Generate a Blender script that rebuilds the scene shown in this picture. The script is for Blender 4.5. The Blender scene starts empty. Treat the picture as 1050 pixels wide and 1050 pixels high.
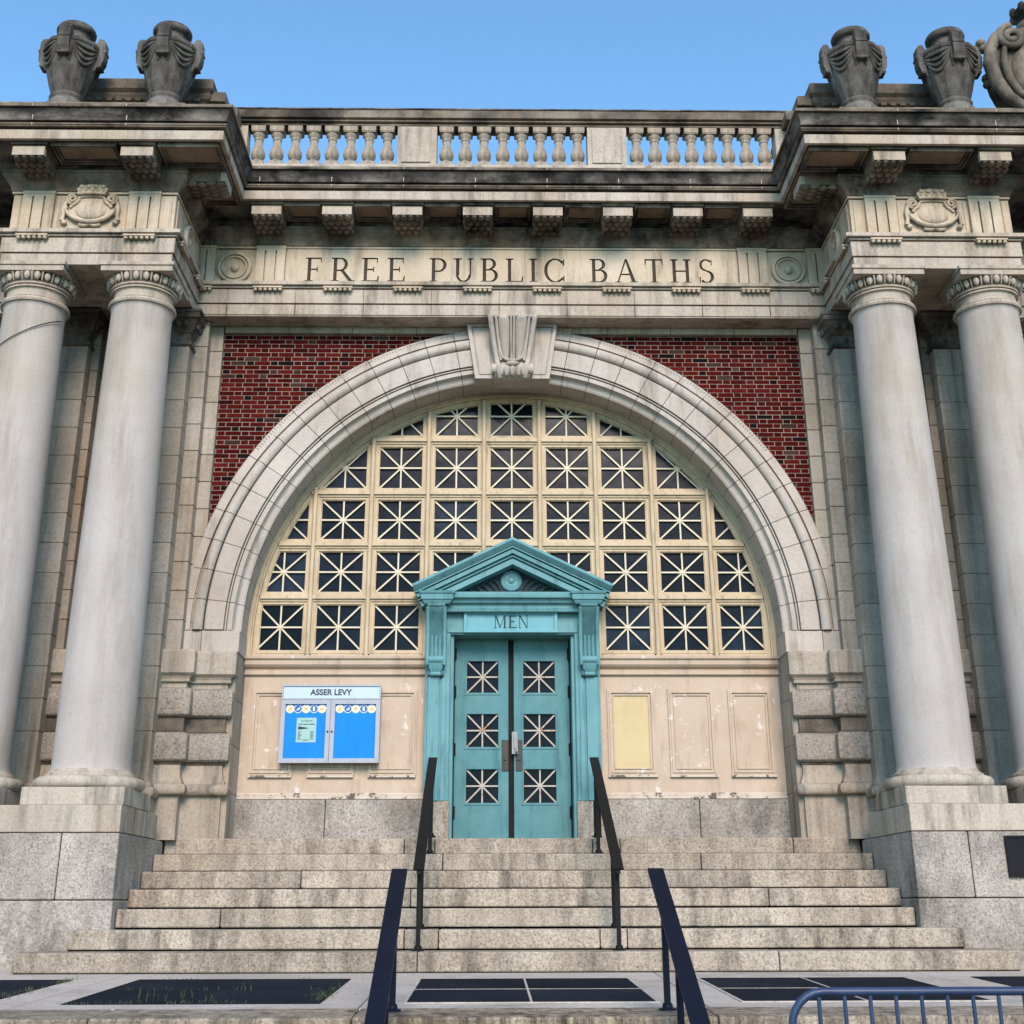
import bpy, math, random
from mathutils import Vector, Matrix
random.seed(7)
R = math.radians
scene = bpy.context.scene
col = scene.collection

# ------------------------------------------------------------------ camera
FPX, CX, CY = 1329.5, 523.67, 408.2            # focal length and principal point, in photo pixels (1050 wide)
cd = bpy.data.cameras.new('camera'); cam = bpy.data.objects.new('camera', cd); col.objects.link(cam)
cd.sensor_fit = 'HORIZONTAL'; cd.sensor_width = 36.0
cd.lens = FPX / 1050 * 36.0
cd.shift_x = (525 - CX) / 1050; cd.shift_y = -(525 - CY) / 1050
cd.clip_start = 0.05; cd.clip_end = 2000
th, ps, ro = R(21.4407), R(0.9129), R(-0.1564)
fw = Vector((math.sin(ps) * math.cos(th), math.cos(ps) * math.cos(th), math.sin(th)))
rt = Vector((math.cos(ps), -math.sin(ps), 0)); up = rt.cross(fw)
rt2 = rt * math.cos(ro) + up * math.sin(ro); up2 = up * math.cos(ro) - rt * math.sin(ro)
cam.matrix_world = Matrix(((rt2.x, up2.x, -fw.x, -0.249), (rt2.y, up2.y, -fw.y, -14.3944), (rt2.z, up2.z, -fw.z, -0.6804), (0, 0, 0, 1)))
scene.camera = cam
scene.cycles.diffuse_bounces = 1; scene.cycles.glossy_bounces = 2
scene.render.resolution_x = scene.render.resolution_y = 1024

# ------------------------------------------------------------------ sky, sun, exposure
SUN_EL, SUN_AZ = R(32), R(5)      # azimuth: how far to the right of straight behind the camera
world = bpy.data.worlds.new('World'); scene.world = world; world.use_nodes = True
wn = world.node_tree; bg = wn.nodes['Background']
sky = wn.nodes.new('ShaderNodeTexSky'); sky.sky_type = 'NISHITA'; sky.sun_disc = False
sky.sun_elevation = SUN_EL; sky.sun_rotation = math.pi - SUN_AZ
sky.air_density = 1.0; sky.dust_density = 0.0; sky.ozone_density = 1.6
blue = wn.nodes.new('ShaderNodeMix'); blue.data_type = 'RGBA'; blue.blend_type = 'MULTIPLY'; blue.inputs[0].default_value = 1
blue.inputs[7].default_value = (.76, 1.02, 1.10, 1)          # a clean, deep blue summer sky
wn.links.new(sky.outputs[0], blue.inputs[6]); wn.links.new(blue.outputs[2], bg.inputs[0]); bg.inputs[1].default_value = 0.15
sd = bpy.data.lights.new('sun', 'SUN'); sd.energy = 2.2; sd.angle = R(26); sd.color = (1, .855, .765)
sun = bpy.data.objects.new('sun', sd); col.objects.link(sun)
sdir = Vector((math.sin(SUN_AZ) * math.cos(SUN_EL), -math.cos(SUN_AZ) * math.cos(SUN_EL), math.sin(SUN_EL)))
sun.rotation_euler = sdir.to_track_quat('Z', 'Y').to_euler(); sun.location = (10, -30, 40)
vs = scene.view_settings
vs.view_transform = 'Standard'; vs.look = 'None'; vs.gamma = 1; vs.exposure = 0.88; vs.use_curve_mapping = False

# ------------------------------------------------------------------ materials
def lin(c): return tuple(((x / 12.92) if x <= .04045 else ((x + .055) / 1.055) ** 2.4) for x in c)
class NT:
    def __init__(s, name):
        s.mat = bpy.data.materials.new(name); s.mat.use_nodes = True; s.t = s.mat.node_tree
        s.b = s.t.nodes['Principled BSDF']; s.co = s.t.nodes.new('ShaderNodeTexCoord').outputs['Object']
    def n(s, k, **kw):
        n = s.t.nodes.new(k)
        for a, v in kw.items(): setattr(n, a, v)
        return n
    def l(s, a, b): s.t.links.new(a, b)
    def mapping(s, scale, loc=(0, 0, 0)):
        m = s.n('ShaderNodeMapping'); m.inputs['Scale'].default_value = scale; m.inputs['Location'].default_value = loc; s.l(s.co, m.inputs[0]); return m.outputs[0]
    def noise(s, scale, detail=4, rough=.6, vec=None, dist=0):
        n = s.n('ShaderNodeTexNoise'); n.inputs['Scale'].default_value = scale; n.inputs['Detail'].default_value = detail
        n.inputs['Roughness'].default_value = rough; n.inputs['Distortion'].default_value = dist; s.l(vec or s.co, n.inputs['Vector']); return n.outputs['Fac']
    def ramp(s, fac, stops):
        r = s.n('ShaderNodeValToRGB'); e = r.color_ramp.elements
        while len(e) < len(stops): e.new(.5)
        for i, (p, c) in enumerate(stops): e[i].position = p; e[i].color = (c, c, c, 1) if not isinstance(c, tuple) else (*c, 1)
        s.l(fac, r.inputs[0]); return r.outputs[0]
    def mix(s, a, b, fac, mode='MIX'):
        m = s.n('ShaderNodeMix', data_type='RGBA', blend_type=mode)
        for v, i in ((fac, 0), (a, 6), (b, 7)):
            if isinstance(v, (int, float)): m.inputs[i].default_value = v
            elif isinstance(v, tuple): m.inputs[i].default_value = (*v, 1)
            else: s.l(v, m.inputs[i])
        return m.outputs[2]
    def mul(s, a, b):
        m = s.n('ShaderNodeMath', operation='MULTIPLY')
        for v, i in ((a, 0), (b, 1)):
            if isinstance(v, (int, float)): m.inputs[i].default_value = v
            else: s.l(v, m.inputs[i])
        return m.outputs[0]
    def tone(s):
        a = s.n('ShaderNodeAttribute'); a.attribute_name = 'tone'; return a.outputs['Color']
    def bump(s, h, strength, dist=.01, prev=None):
        b = s.n('ShaderNodeBump'); b.inputs['Strength'].default_value = strength; b.inputs['Distance'].default_value = dist
        s.l(h, b.inputs['Height'])
        if prev: s.l(prev, b.inputs['Normal'])
        return b.outputs[0]

def stone(name, c1, c2, stain=(.05, .045, .04), stain_amt=.5, stain_lo=.52, speck=.0, bump=.25, bscale=45, streak=(5, 5, .55), rough=.85, tint=None, tint_amt=.3, spec=.15, sscale=44, grain=.38, nscale=1.3):
    """Weathered stone: two tones, brown tint patches, sooty streaks, grain, a tone for each block."""
    m = NT(name); warm = lambda c: (c[0], c[1] * .935, c[2] * .885)
    c1, c2 = warm(c1), warm(c2)
    c = m.mix(c1, c2, m.ramp(m.noise(nscale, 6, .65), ((.35, 0), (.68, 1))))
    if tint: c = m.mix(c, tint, m.mul(m.ramp(m.noise(.9, 5, .6, m.mapping((1.4, 1.4, .6), (3, 1, 7))), ((.5, 0), (.72, 1))), tint_amt))
    f = m.mul(m.ramp(m.noise(1, 7, .7, m.mapping(streak)), ((stain_lo, 0), (stain_lo + .2, 1))), m.ramp(m.noise(.8, 4, .6, m.mapping((1, 1, 1), (9, 4, 2))), ((.3, .25), (.65, 1))))
    c = m.mix(c, stain, m.mul(f, stain_amt))
    g = m.noise(38, 5, .75)
    c = m.mix(c, m.ramp(g, ((.28, 1 - grain), (.5, 1), (.75, 1 + grain * .2))), 1.0, 'MULTIPLY')
    if speck:
        sp = m.noise(sscale, 2, .8)
        c = m.mix(c, m.ramp(sp, ((.34, 1 - speck), (.45, .95), (.55, 1.0), (.64, 1 + speck * .5))), 1.0, 'MULTIPLY')
    c = m.mix(c, m.tone(), 1.0, 'MULTIPLY')
    m.l(c, m.b.inputs['Base Color']); m.b.inputs['Roughness'].default_value = rough; m.b.inputs['Specular IOR Level'].default_value = spec
    nb = m.bump(m.noise(bscale, 6, .7), bump, .012); nb = m.bump(m.noise(5, 4, .6), .25, .03, nb)
    m.l(nb, m.b.inputs['Normal']); return m.mat

def paint(name, c1, c2, rough=.5, chip=None, chip_lo=.66, bump=.1, streak=(3, 3, .7), dirt=.3, spec=.35, chip_mask=False):
    m = NT(name)
    c = m.mix(c1, c2, m.ramp(m.noise(2.2, 6, .65), ((.35, 0), (.7, 1))))
    c = m.mix(c, tuple(x * .35 for x in c1), m.mul(m.ramp(m.noise(1.6, 6, .7, m.mapping(streak, (2, 5, 1))), ((.52, 0), (.74, 1))), dirt))
    if chip:
        fc = m.ramp(m.noise(7, 8, .75), ((chip_lo, 0), (chip_lo + .03, 1)))
        if chip_mask: fc = m.mul(fc, m.ramp(m.noise(1.1, 3, .5, m.mapping((1, 1, 1.6), (4.3, 0, 1.7))), ((.50, 0), (.56, 1))))
        c = m.mix(c, chip, fc)
    c = m.mix(c, m.tone(), 1.0, 'MULTIPLY')
    m.l(c, m.b.inputs['Base Color']); m.b.inputs['Roughness'].default_value = rough; m.b.inputs['Specular IOR Level'].default_value = spec
    m.l(m.bump(m.noise(30, 5, .7), bump, .006), m.b.inputs['Normal']); return m.mat

M = {}
M['lime'] = stone('limestone', (.43, .375, .30), (.54, .49, .41), stain=(.045, .036, .028), stain_amt=.85, stain_lo=.47, tint=(.36, .25, .14), tint_amt=.6)
M['lime_frieze_lit'] = stone('lit_frieze_limestone', (.50, .425, .315), (.62, .545, .43), stain=(.04, .031, .023), stain_amt=.85, stain_lo=.50, tint=(.40, .27, .15), tint_amt=.55, grain=.25)  # the same limestone coloured brighter, making up for sky light the cornice blocks
M['lime_wall'] = stone('limestone_ashlar', (.37, .325, .26), (.47, .43, .36), stain=(.06, .05, .04), stain_amt=.75, stain_lo=.48, tint=(.30, .20, .11), tint_amt=.55, streak=(6, 6, .4))
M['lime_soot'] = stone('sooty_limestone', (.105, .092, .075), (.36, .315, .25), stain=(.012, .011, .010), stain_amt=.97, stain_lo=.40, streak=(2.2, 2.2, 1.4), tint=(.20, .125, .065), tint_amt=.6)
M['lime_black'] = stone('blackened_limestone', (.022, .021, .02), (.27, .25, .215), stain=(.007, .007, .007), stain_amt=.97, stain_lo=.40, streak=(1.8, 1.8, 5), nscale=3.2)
M['column'] = stone('column_stone', (.43, .40, .37), (.50, .475, .445), stain=(.20, .155, .105), stain_amt=.5, stain_lo=.48, streak=(3.5, 3.5, .4), bump=.1, tint=(.40, .32, .235), tint_amt=.5, grain=.12)
M['arch'] = stone('arch_stone', (.45, .415, .365), (.56, .525, .475), stain=(.06, .05, .04), stain_amt=.75, stain_lo=.52, tint=(.38, .30, .215), tint_amt=.55, grain=.2)
M['granite'] = stone('granite', (.36, .305, .235), (.52, .46, .37), stain=(.045, .034, .025), stain_amt=.85, stain_lo=.45, speck=.5, bump=.35, bscale=60, streak=(5, 5, 1.0), rough=.8, sscale=52)
M['granite_drip'] = stone('stained_granite', (.30, .25, .18), (.46, .40, .31), stain=(.018, .014, .010), stain_amt=.97, stain_lo=.40, speck=.5, bump=.35, bscale=60, streak=(11, 11, .5), rough=.8, sscale=52)
M['granite_grey'] = stone('grey_granite', (.32, .29, .25), (.49, .455, .405), stain=(.06, .052, .045), stain_amt=.8, stain_lo=.45, speck=.52, bump=.4, bscale=60, streak=(2.5, 2.5, 1.2), sscale=52)
M['urn'] = stone('dark_weathered_stone', (.085, .08, .07), (.26, .245, .215), stain=(.010, .010, .010), stain_amt=.97, stain_lo=.42, streak=(6, 6, 1.0))
M['rustic'] = stone('rock_faced_stone', (.29, .26, .22), (.42, .385, .33), stain=(.05, .043, .036), stain_amt=.6, bump=1.0, bscale=30, speck=.5)
M['concrete'] = stone('pavement_concrete', (.46, .42, .36), (.60, .555, .49), stain=(.10, .09, .08), stain_amt=.6, speck=.2, bump=.2, streak=(2, 2, 2))
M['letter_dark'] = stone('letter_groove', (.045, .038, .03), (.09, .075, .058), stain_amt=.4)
M['street'] = stone('street_asphalt', (.06, .06, .06), (.10, .098, .095), stain_amt=.4, speck=.2)
M['teal'] = paint('teal_paint', (.10, .25, .262), (.15, .325, .33), .5, dirt=.75, streak=(7, 7, .9), chip=(.05, .11, .115), chip_lo=.69, spec=.25)
M['teal_light'] = paint('pale_teal_paint', (.13, .335, .37), (.16, .38, .41), .5, dirt=.4, spec=.25)
M['teal_aged'] = paint('aged_teal_paint', (.035, .10, .105), (.08, .19, .195), .6, dirt=.8, streak=(9, 9, 1), spec=.2)
M['teal_door'] = paint('faded_teal_paint', (.072, .20, .205), (.125, .275, .275), .6, dirt=.7, streak=(4, 4, .6), chip=(.025, .035, .035), chip_lo=.71, spec=.2)
M['teal_dark'] = paint('dark_teal_paint', (.010, .022, .024), (.03, .07, .075), .7, dirt=.7)  # near-black teal for the tympanum, its carving and the door lettering
M['cream'] = paint('cream_paint', (.50, .375, .225), (.61, .475, .305), .6, dirt=.7, streak=(9, 9, 1.4), chip=(.28, .21, .13), chip_lo=.69)
M['wood'] = paint('pinkish_cream_paint', (.49, .36, .25), (.57, .435, .315), .65, chip=(.68, .60, .51), chip_lo=.575, dirt=.5, streak=(4, 4, .9), chip_mask=True)
M['wood_yellow'] = paint('yellow_board_paint', (.56, .41, .20), (.62, .48, .26), .6, chip=(.66, .54, .36), chip_lo=.70, dirt=.2)
M['peel'] = paint('peeling_paint', (.56, .44, .33), (.64, .54, .44), .75, chip=(.13, .10, .08), chip_lo=.545, bump=.6)
M['star_cream'] = paint('glazing_bar_paint', (.62, .53, .36), (.70, .61, .44), .5, dirt=.25)
M['star_grey'] = paint('door_glazing_bar_paint', (.46, .43, .37), (.44, .34, .25), .5, chip=(.34, .14, .07), chip_lo=.57, dirt=.25)
M['rail'] = paint('black_rail_paint', (.010, .009, .009), (.016, .013, .012), .5, chip=(.07, .035, .02), chip_lo=.68, dirt=.2, spec=.10)
M['rail_blue'] = paint('navy_rail_paint', (.005, .007, .015), (.009, .012, .024), .45, chip=(.09, .10, .13), chip_lo=.69, dirt=.2, spec=.12)
M['barrier'] = paint('blue_grey_barrier_paint', (.020, .036, .080), (.036, .06, .12), .4, chip=(.012, .012, .018), chip_lo=.64, dirt=.5)
M['alu'] = paint('anodised_aluminium', (.34, .35, .385), (.42, .43, .46), .4, dirt=.3); 
M['board_blue'] = paint('blue_felt', (.005, .20, .68), (.006, .235, .76), .8, dirt=.2)
M['board_white'] = paint('white_sign', (.47, .56, .60), (.50, .59, .63), .4, dirt=.1)
M['poster'] = paint('pale_green_paper', (.31, .50, .45), (.34, .54, .48), .7, dirt=.1)
M['ink'] = paint('dark_ink', (.02, .03, .04), (.03, .04, .05), .6)
M['disc_cream'] = paint('cream_disc', (.80, .66, .42), (.84, .70, .46), .6); M['disc_orange'] = paint('orange_disc', (.75, .40, .12), (.78, .44, .16), .6)
M['disc_navy'] = paint('navy_disc', (.02, .12, .40), (.03, .15, .45), .6); M['disc_white'] = paint('white_disc_rim', (.75, .78, .78), (.8, .82, .82), .6)
M['panel_dark'] = stone('dark_pavement_panel', (.009, .012, .020), (.018, .023, .034), spec=.05, stain=(.075, .075, .075), stain_amt=.5, stain_lo=.58, speck=.3, bump=.25, bscale=90, streak=(2, 2, 2), rough=.9)
M['bronze'] = paint('dark_bronze', (.007, .007, .009), (.014, .013, .013), .6, bump=.5, spec=.15)
M['lock'] = paint('worn_bronze_plate', (.028, .023, .016), (.05, .04, .026), .4, dirt=.5); M['steel'] = paint('dull_steel', (.26, .26, .25), (.36, .36, .35), .35, dirt=.5)
M['mortar'] = stone('mortar', (.29, .225, .18), (.38, .305, .255), stain_amt=.4)
M['dirt'] = stone('dirt_and_shade', (.03, .025, .02), (.06, .05, .04), stain_amt=.4)  # dark line at the step feet, real dirt with shade put into its colour
M['soffit'] = stone('brown_soffit_stone', (.22, .165, .11), (.32, .25, .175), stain=(.02, .017, .014), stain_amt=.8, streak=(2, 2, 2))
M['roof'] = stone('roof_felt', (.12, .12, .12), (.16, .16, .16))
m = NT('brick'); tn = m.tone()
bc = m.ramp(tn, ((.0, (.014, .011, .011)), (.07, (.024, .014, .013)), (.09, (.085, .008, .007)), (.5, (.150, .012, .010)), (.93, (.225, .022, .017)), (.955, (.10, .05, .04)), (1, (.14, .075, .06))))
bc = m.mix(bc, m.ramp(m.noise(26, 5, .7), ((.3, .24), (.6, .52))), 1.0, 'MULTIPLY')
m.l(bc, m.b.inputs['Base Color']); m.b.inputs['Roughness'].default_value = .9; m.b.inputs['Specular IOR Level'].default_value = .05; m.l(m.bump(m.noise(55, 5, .7), .4, .01), m.b.inputs['Normal']); M['brick'] = m.mat
m = NT('window_glass'); gc = m.mix((.002, .003, .005), (.007, .010, .017), m.ramp(m.noise(2.2, 4, .6), ((.4, 0), (.65, 1))))
gc = m.mix(gc, m.tone(), 1.0, 'MULTIPLY'); m.l(gc, m.b.inputs['Base Color']); m.b.inputs['Roughness'].default_value = .2; m.b.inputs['Specular IOR Level'].default_value = .12
m.l(m.bump(m.noise(3, 2, .5), .08, .05), m.b.inputs['Normal']); M['glass'] = m.mat
m = NT('clear_pane'); 
m.b.inputs['Base Color'].default_value = (.9, .95, 1, 1); m.b.inputs['Transmission Weight'].default_value = 1; m.b.inputs['Roughness'].default_value = .02; m.b.inputs['IOR'].default_value = 1.1; M['clear'] = m.mat
m = NT('grass_blade'); m.l(m.ramp(m.noise(9, 2), ((.3, (.03, .05, .015)), (.7, (.07, .095, .035)))), m.b.inputs['Base Color']); m.b.inputs['Roughness'].default_value = .7; M['grass'] = m.mat

# ------------------------------------------------------------------ mesh builder
WL = {}
def world_loc(o):
    return WL.get(o.name, Vector((0, 0, 0)))
class MB:
    def __init__(s): s.v = []; s.f = []; s.m = []; s.t = []
    def face(s, idx, m=0, t=1.0): s.f.append(idx); s.m.append(m); s.t.append(t)
    def verts(s, pts): b = len(s.v); s.v += [tuple(p) for p in pts]; return b
    def box(s, x0, x1, y0, y1, z0, z1, m=0, t=1.0):
        if x1 < x0: x0, x1 = x1, x0
        b = s.verts([(x0, y0, z0), (x1, y0, z0), (x1, y1, z0), (x0, y1, z0), (x0, y0, z1), (x1, y0, z1), (x1, y1, z1), (x0, y1, z1)])
        for q in ((0, 1, 5, 4), (1, 2, 6, 5), (2, 3, 7, 6), (3, 0, 4, 7), (4, 5, 6, 7), (3, 2, 1, 0)): s.face([b + i for i in q], m, t)
    def prism(s, poly, y0, y1, m=0, t=1.0, f=lambda u, v, w: (u, w, v)):
        """polygon (u,v) extruded from y0 to y1; f maps (u,v,w) to xyz - by default u=x, v=z, w=y"""
        n = len(poly)
        if n < 3: return
        b = s.verts([f(u, v, y0) for u, v in poly] + [f(u, v, y1) for u, v in poly])
        s.face([b + i for i in range(n)], m, t); s.face([b + n + i for i in reversed(range(n))], m, t)
        for i in range(n): j = (i + 1) % n; s.face([b + j, b + i, b + n + i, b + n + j], m, t)
    def lathe(s, prof, c, seg=32, m=0, t=1.0, sx=1.0, sy=1.0):
        cx, cy, cz = c; rings = []
        for r, z in prof:
            rings.append(s.verts([(cx + sx * r * math.cos(2 * math.pi * i / seg), cy + sy * r * math.sin(2 * math.pi * i / seg), cz + z) for i in range(seg)]))
        for a, b in zip(rings, rings[1:]):
            for i in range(seg): j = (i + 1) % seg; s.face([a + i, a + j, b + j, b + i], m, t)
        s.face([rings[0] + i for i in reversed(range(seg))], m, t); s.face([rings[-1] + i for i in range(seg)], m, t)
    def sweep(s, path, prof, m=0, t=1.0, close=False):
        """profile (d,z) swept along a plan path, d to the right-hand side, mitred"""
        n = len(path); rows = []
        for i, p in enumerate(path):
            ns = []
            for a, b in ((i - 1, i), (i, i + 1)):
                if a < 0 or b >= n: continue
                dx, dy = path[b][0] - path[a][0], path[b][1] - path[a][1]; L = math.hypot(dx, dy); ns.append((dy / L, -dx / L))
            if len(ns) == 1: mx, my = ns[0]
            else:
                k = 1 + ns[0][0] * ns[1][0] + ns[0][1] * ns[1][1]; mx, my = (ns[0][0] + ns[1][0]) / k, (ns[0][1] + ns[1][1]) / k
            rows.append(s.verts([(p[0] + mx * d, p[1] + my * d, z) for d, z in prof]))
        k = len(prof)
        for a, b in zip(rows, rows[1:]):
            for j in range(k if close else k - 1): jj = (j + 1) % k; s.face([a + j, b + j, b + jj, a + jj], m, t)
        if close:
            s.face([rows[0] + j for j in range(k)], m, t); s.face([rows[-1] + j for j in reversed(range(k))], m, t)
    def tube(s, pts, r, seg=8, m=0, t=1.0, closed=False):
        pts = [Vector(p) for p in pts]; n = len(pts); rings = []; ref = None
        rr = r if isinstance(r, (list, tuple)) else [r] * n
        for i, p in enumerate(pts):
            if closed: d = pts[(i + 1) % n] - pts[i - 1]
            else: d = pts[min(i + 1, n - 1)] - pts[max(i - 1, 0)]
            d.normalize()
            if ref is None:
                ref = Vector((0, 0, 1)) if abs(d.z) < .9 else Vector((0, 1, 0))
            x = (ref - d * ref.dot(d)).normalized(); y = d.cross(x); ref = x
            rings.append(s.verts([p + x * (rr[i] * math.cos(2 * math.pi * k / seg)) + y * (rr[i] * math.sin(2 * math.pi * k / seg)) for k in range(seg)]))
        prs = list(zip(rings, rings[1:])) + ([(rings[-1], rings[0])] if closed else [])
        for a, b in prs:
            for k in range(seg): j = (k + 1) % seg; s.face([a + k, a + j, b + j, b + k], m, t)
        if not closed:
            s.face([rings[0] + k for k in reversed(range(seg))], m, t); s.face([rings[-1] + k for k in range(seg)], m, t)
    def ball(s, c, rx, ry, rz, seg=10, rings=6, m=0, t=1.0):
        prof = [(max(1e-4, math.sin(math.pi * i / rings)), -math.cos(math.pi * i / rings)) for i in range(rings + 1)]; rg = []
        for r, z in prof: rg.append(s.verts([(c[0] + rx * r * math.cos(2 * math.pi * k / seg), c[1] + ry * r * math.sin(2 * math.pi * k / seg), c[2] + rz * z) for k in range(seg)]))
        for a, b in zip(rg, rg[1:]):
            for k in range(seg): j = (k + 1) % seg; s.face([a + k, a + j, b + j, b + k], m, t)
    def ring(s, prof, a0, a1, seg, zc, m=0, t=1.0, caps=True, xc=0.0):
        """closed profile (r,y) turned about the axis x=xc, z=zc from angle a0 to a1"""
        n = len(prof); rows = []
        for i in range(seg + 1):
            a = a0 + (a1 - a0) * i / seg
            rows.append(s.verts([(xc + r * math.cos(a), y, zc + r * math.sin(a)) for r, y in prof]))
        for p, q in zip(rows, rows[1:]):
            for j in range(n): k = (j + 1) % n; s.face([p + j, q + j, q + k, p + k], m, t)
        if caps: s.face([rows[0] + j for j in reversed(range(n))], m, t); s.face([rows[-1] + j for j in range(n)], m, t)
    def add(s, o, fn=lambda p: p, m=None):
        b = len(s.v); s.v += [tuple(fn(p)) for p in o.v]
        for f, mm, t in zip(o.f, o.m, o.t): s.face([b + i for i in f], mm if m is None else m, t)
        return s
    def build(s, name, mats, parent=None, bevel=0, smooth=None, label=None, flip=False):
        if not isinstance(mats, (list, tuple)): mats = [mats]
        off = world_loc(parent) if parent else Vector((0, 0, 0))
        me = bpy.data.meshes.new(name); me.from_pydata([(x - off.x, y - off.y, z - off.z) for x, y, z in s.v], [], s.f)
        for k in mats: me.materials.append(M[k])
        me.polygons.foreach_set('material_index', s.m)
        at = me.color_attributes.new('tone', 'FLOAT_COLOR', 'CORNER'); buf = []
        for p, t in zip(me.polygons, s.t):
            buf += [t, t, t, 1.0] * p.loop_total
        at.data.foreach_set('color', buf)
        import bmesh
        bm = bmesh.new(); bm.from_mesh(me); bmesh.ops.recalc_face_normals(bm, faces=bm.faces); bm.to_mesh(me); bm.free()
        me.update()
        if smooth:
            me.polygons.foreach_set('use_smooth', [True] * len(me.polygons)); me.set_sharp_from_angle(angle=R(smooth))
        o = bpy.data.objects.new(name, me); col.objects.link(o)
        if parent: o.parent = parent; WL[o.name] = off
        if bevel:
            bv = o.modifiers.new('bevel', 'BEVEL'); bv.width = bevel; bv.segments = 2; bv.limit_method = 'ANGLE'; bv.angle_limit = R(40)
        if label: o['label'] = label
        return o
def empty(name, loc, label=None, cat=None, group=None, parent=None):
    o = bpy.data.objects.new(name, None); o.empty_display_size = .2; col.objects.link(o)
    if parent:
        o.location = Vector(loc) - world_loc(parent); o.parent = parent
    else: o.location = loc
    WL[o.name] = Vector(loc)
    if label: o['label'] = label
    if cat: o['category'] = cat
    if group: o['group'] = group
    return o
def solid(o): o['kind'] = 'thing'; return o
def tag(o, label, cat, group=None):
    o['label'] = label; o['category'] = cat
    if group: o['group'] = group
    return o
def struct(name, mb, mat, **k):
    o = mb.build(name, mat, **k); o['kind'] = 'structure'; return o
def dup(root, loc, label=None):
    r = root.copy(); col.objects.link(r); r.location = loc
    if label: r['label'] = label
    for ch in list(root.children):
        c = ch.copy(); col.objects.link(c); c.parent = r
        for g in list(ch.children): d = g.copy(); col.objects.link(d); d.parent = c
    return r
def rnd(a=.86, b=1.1): return random.uniform(a, b)
def clip(poly, inside_pts):
    """clip a polygon by a convex polygon (counter-clockwise)"""
    out = poly
    n = len(inside_pts)
    for i in range(n):
        a, b = inside_pts[i], inside_pts[(i + 1) % n]; ex, ez = b[0] - a[0], b[1] - a[1]
        sd_ = lambda p: ex * (p[1] - a[1]) - ez * (p[0] - a[0])
        res = []
        for j in range(len(out)):
            p, q = out[j], out[(j + 1) % len(out)]; sp, sq = sd_(p), sd_(q)
            if sp >= 0: res.append(p)
            if (sp >= 0) != (sq >= 0): k = sp / (sp - sq); res.append((p[0] + k * (q[0] - p[0]), p[1] + k * (q[1] - p[1])))
        out = res
        if len(out) < 3: return []
    return out
def ashlar(mb, x0, x1, y0, y1, z0, z1, course, gap=.007, cuts=(), m=0, lo=.9, hi=1.06, ends=0):
    """courses of blocks with fine open joints; cuts: x positions of upright joints, every other course"""
    n = max(1, round((z1 - z0) / course)); h = (z1 - z0) / n
    if x1 < x0: x0, x1 = x1, x0
    for i in range(n):
        xs = [x0] + [c for c in sorted(cuts) if x0 < c < x1] + [x1]
        for a, b in zip(xs, xs[1:]):
            mb.box(a + (gap / 2 if a > x0 else 0), b - (gap / 2 if b < x1 else 0), y0, y1, z0 + i * h + gap / 2, z0 + (i + 1) * h - gap / 2, m, rnd(lo, hi))
def star(mb, rect, poly, y0, y1, w, m=0):
    """eight-rayed glazing bars over a rectangle, clipped to poly"""
    x0, x1, z0, z1 = rect; cx, cz = (x0 + x1) / 2, (z0 + z1) / 2
    L = math.hypot(x1 - x0, z1 - z0)
    for i, (dx, dz) in enumerate(((x1 - x0, 0), (0, z1 - z0), (x1 - x0, z1 - z0), (x1 - x0, z0 - z1))):
        q = math.hypot(dx, dz); ux, uz = dx / q, dz / q; px, pz = -uz * w / 2, ux * w / 2
        bar = [(cx - ux * L + px, cz - uz * L + pz), (cx - ux * L - px, cz - uz * L - pz), (cx + ux * L - px, cz + uz * L - pz), (cx + ux * L + px, cz + uz * L + pz)]
        c = clip(bar, poly)
        if len(c) > 2: mb.prism(c, y0 + i * .0015, y1, m)
    c = clip([(cx + w * .95 * math.cos(k * math.pi / 4), cz + w * .95 * math.sin(k * math.pi / 4)) for k in range(8)], poly)
    if len(c) > 2: mb.prism(c, y0 - .004, y0 + .012, m)
def inset(poly, d):
    """inset a convex counter-clockwise polygon"""
    n = len(poly); big = [(-99, -99), (99, -99), (99, 99), (-99, 99)]; out = big
    for i in range(n):
        a, b = poly[i], poly[(i + 1) % n]; ex, ez = b[0] - a[0], b[1] - a[1]; L = math.hypot(ex, ez)
        if L < 1e-6: continue
        nx, nz = -ez / L, ex / L; a2 = (a[0] + nx * d, a[1] + nz * d)
        s_ = lambda p: ex * (p[1] - a2[1]) - ez * (p[0] - a2[0]); res = []
        for j in range(len(out)):
            p, q = out[j], out[(j + 1) % len(out)]; sp, sq = s_(p), s_(q)
            if sp >= 0: res.append(p)
            if (sp >= 0) != (sq >= 0): k = sp / (sp - sq); res.append((p[0] + k * (q[0] - p[0]), p[1] + k * (q[1] - p[1])))
        out = res
        if len(out) < 3: return []
    return out
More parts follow.
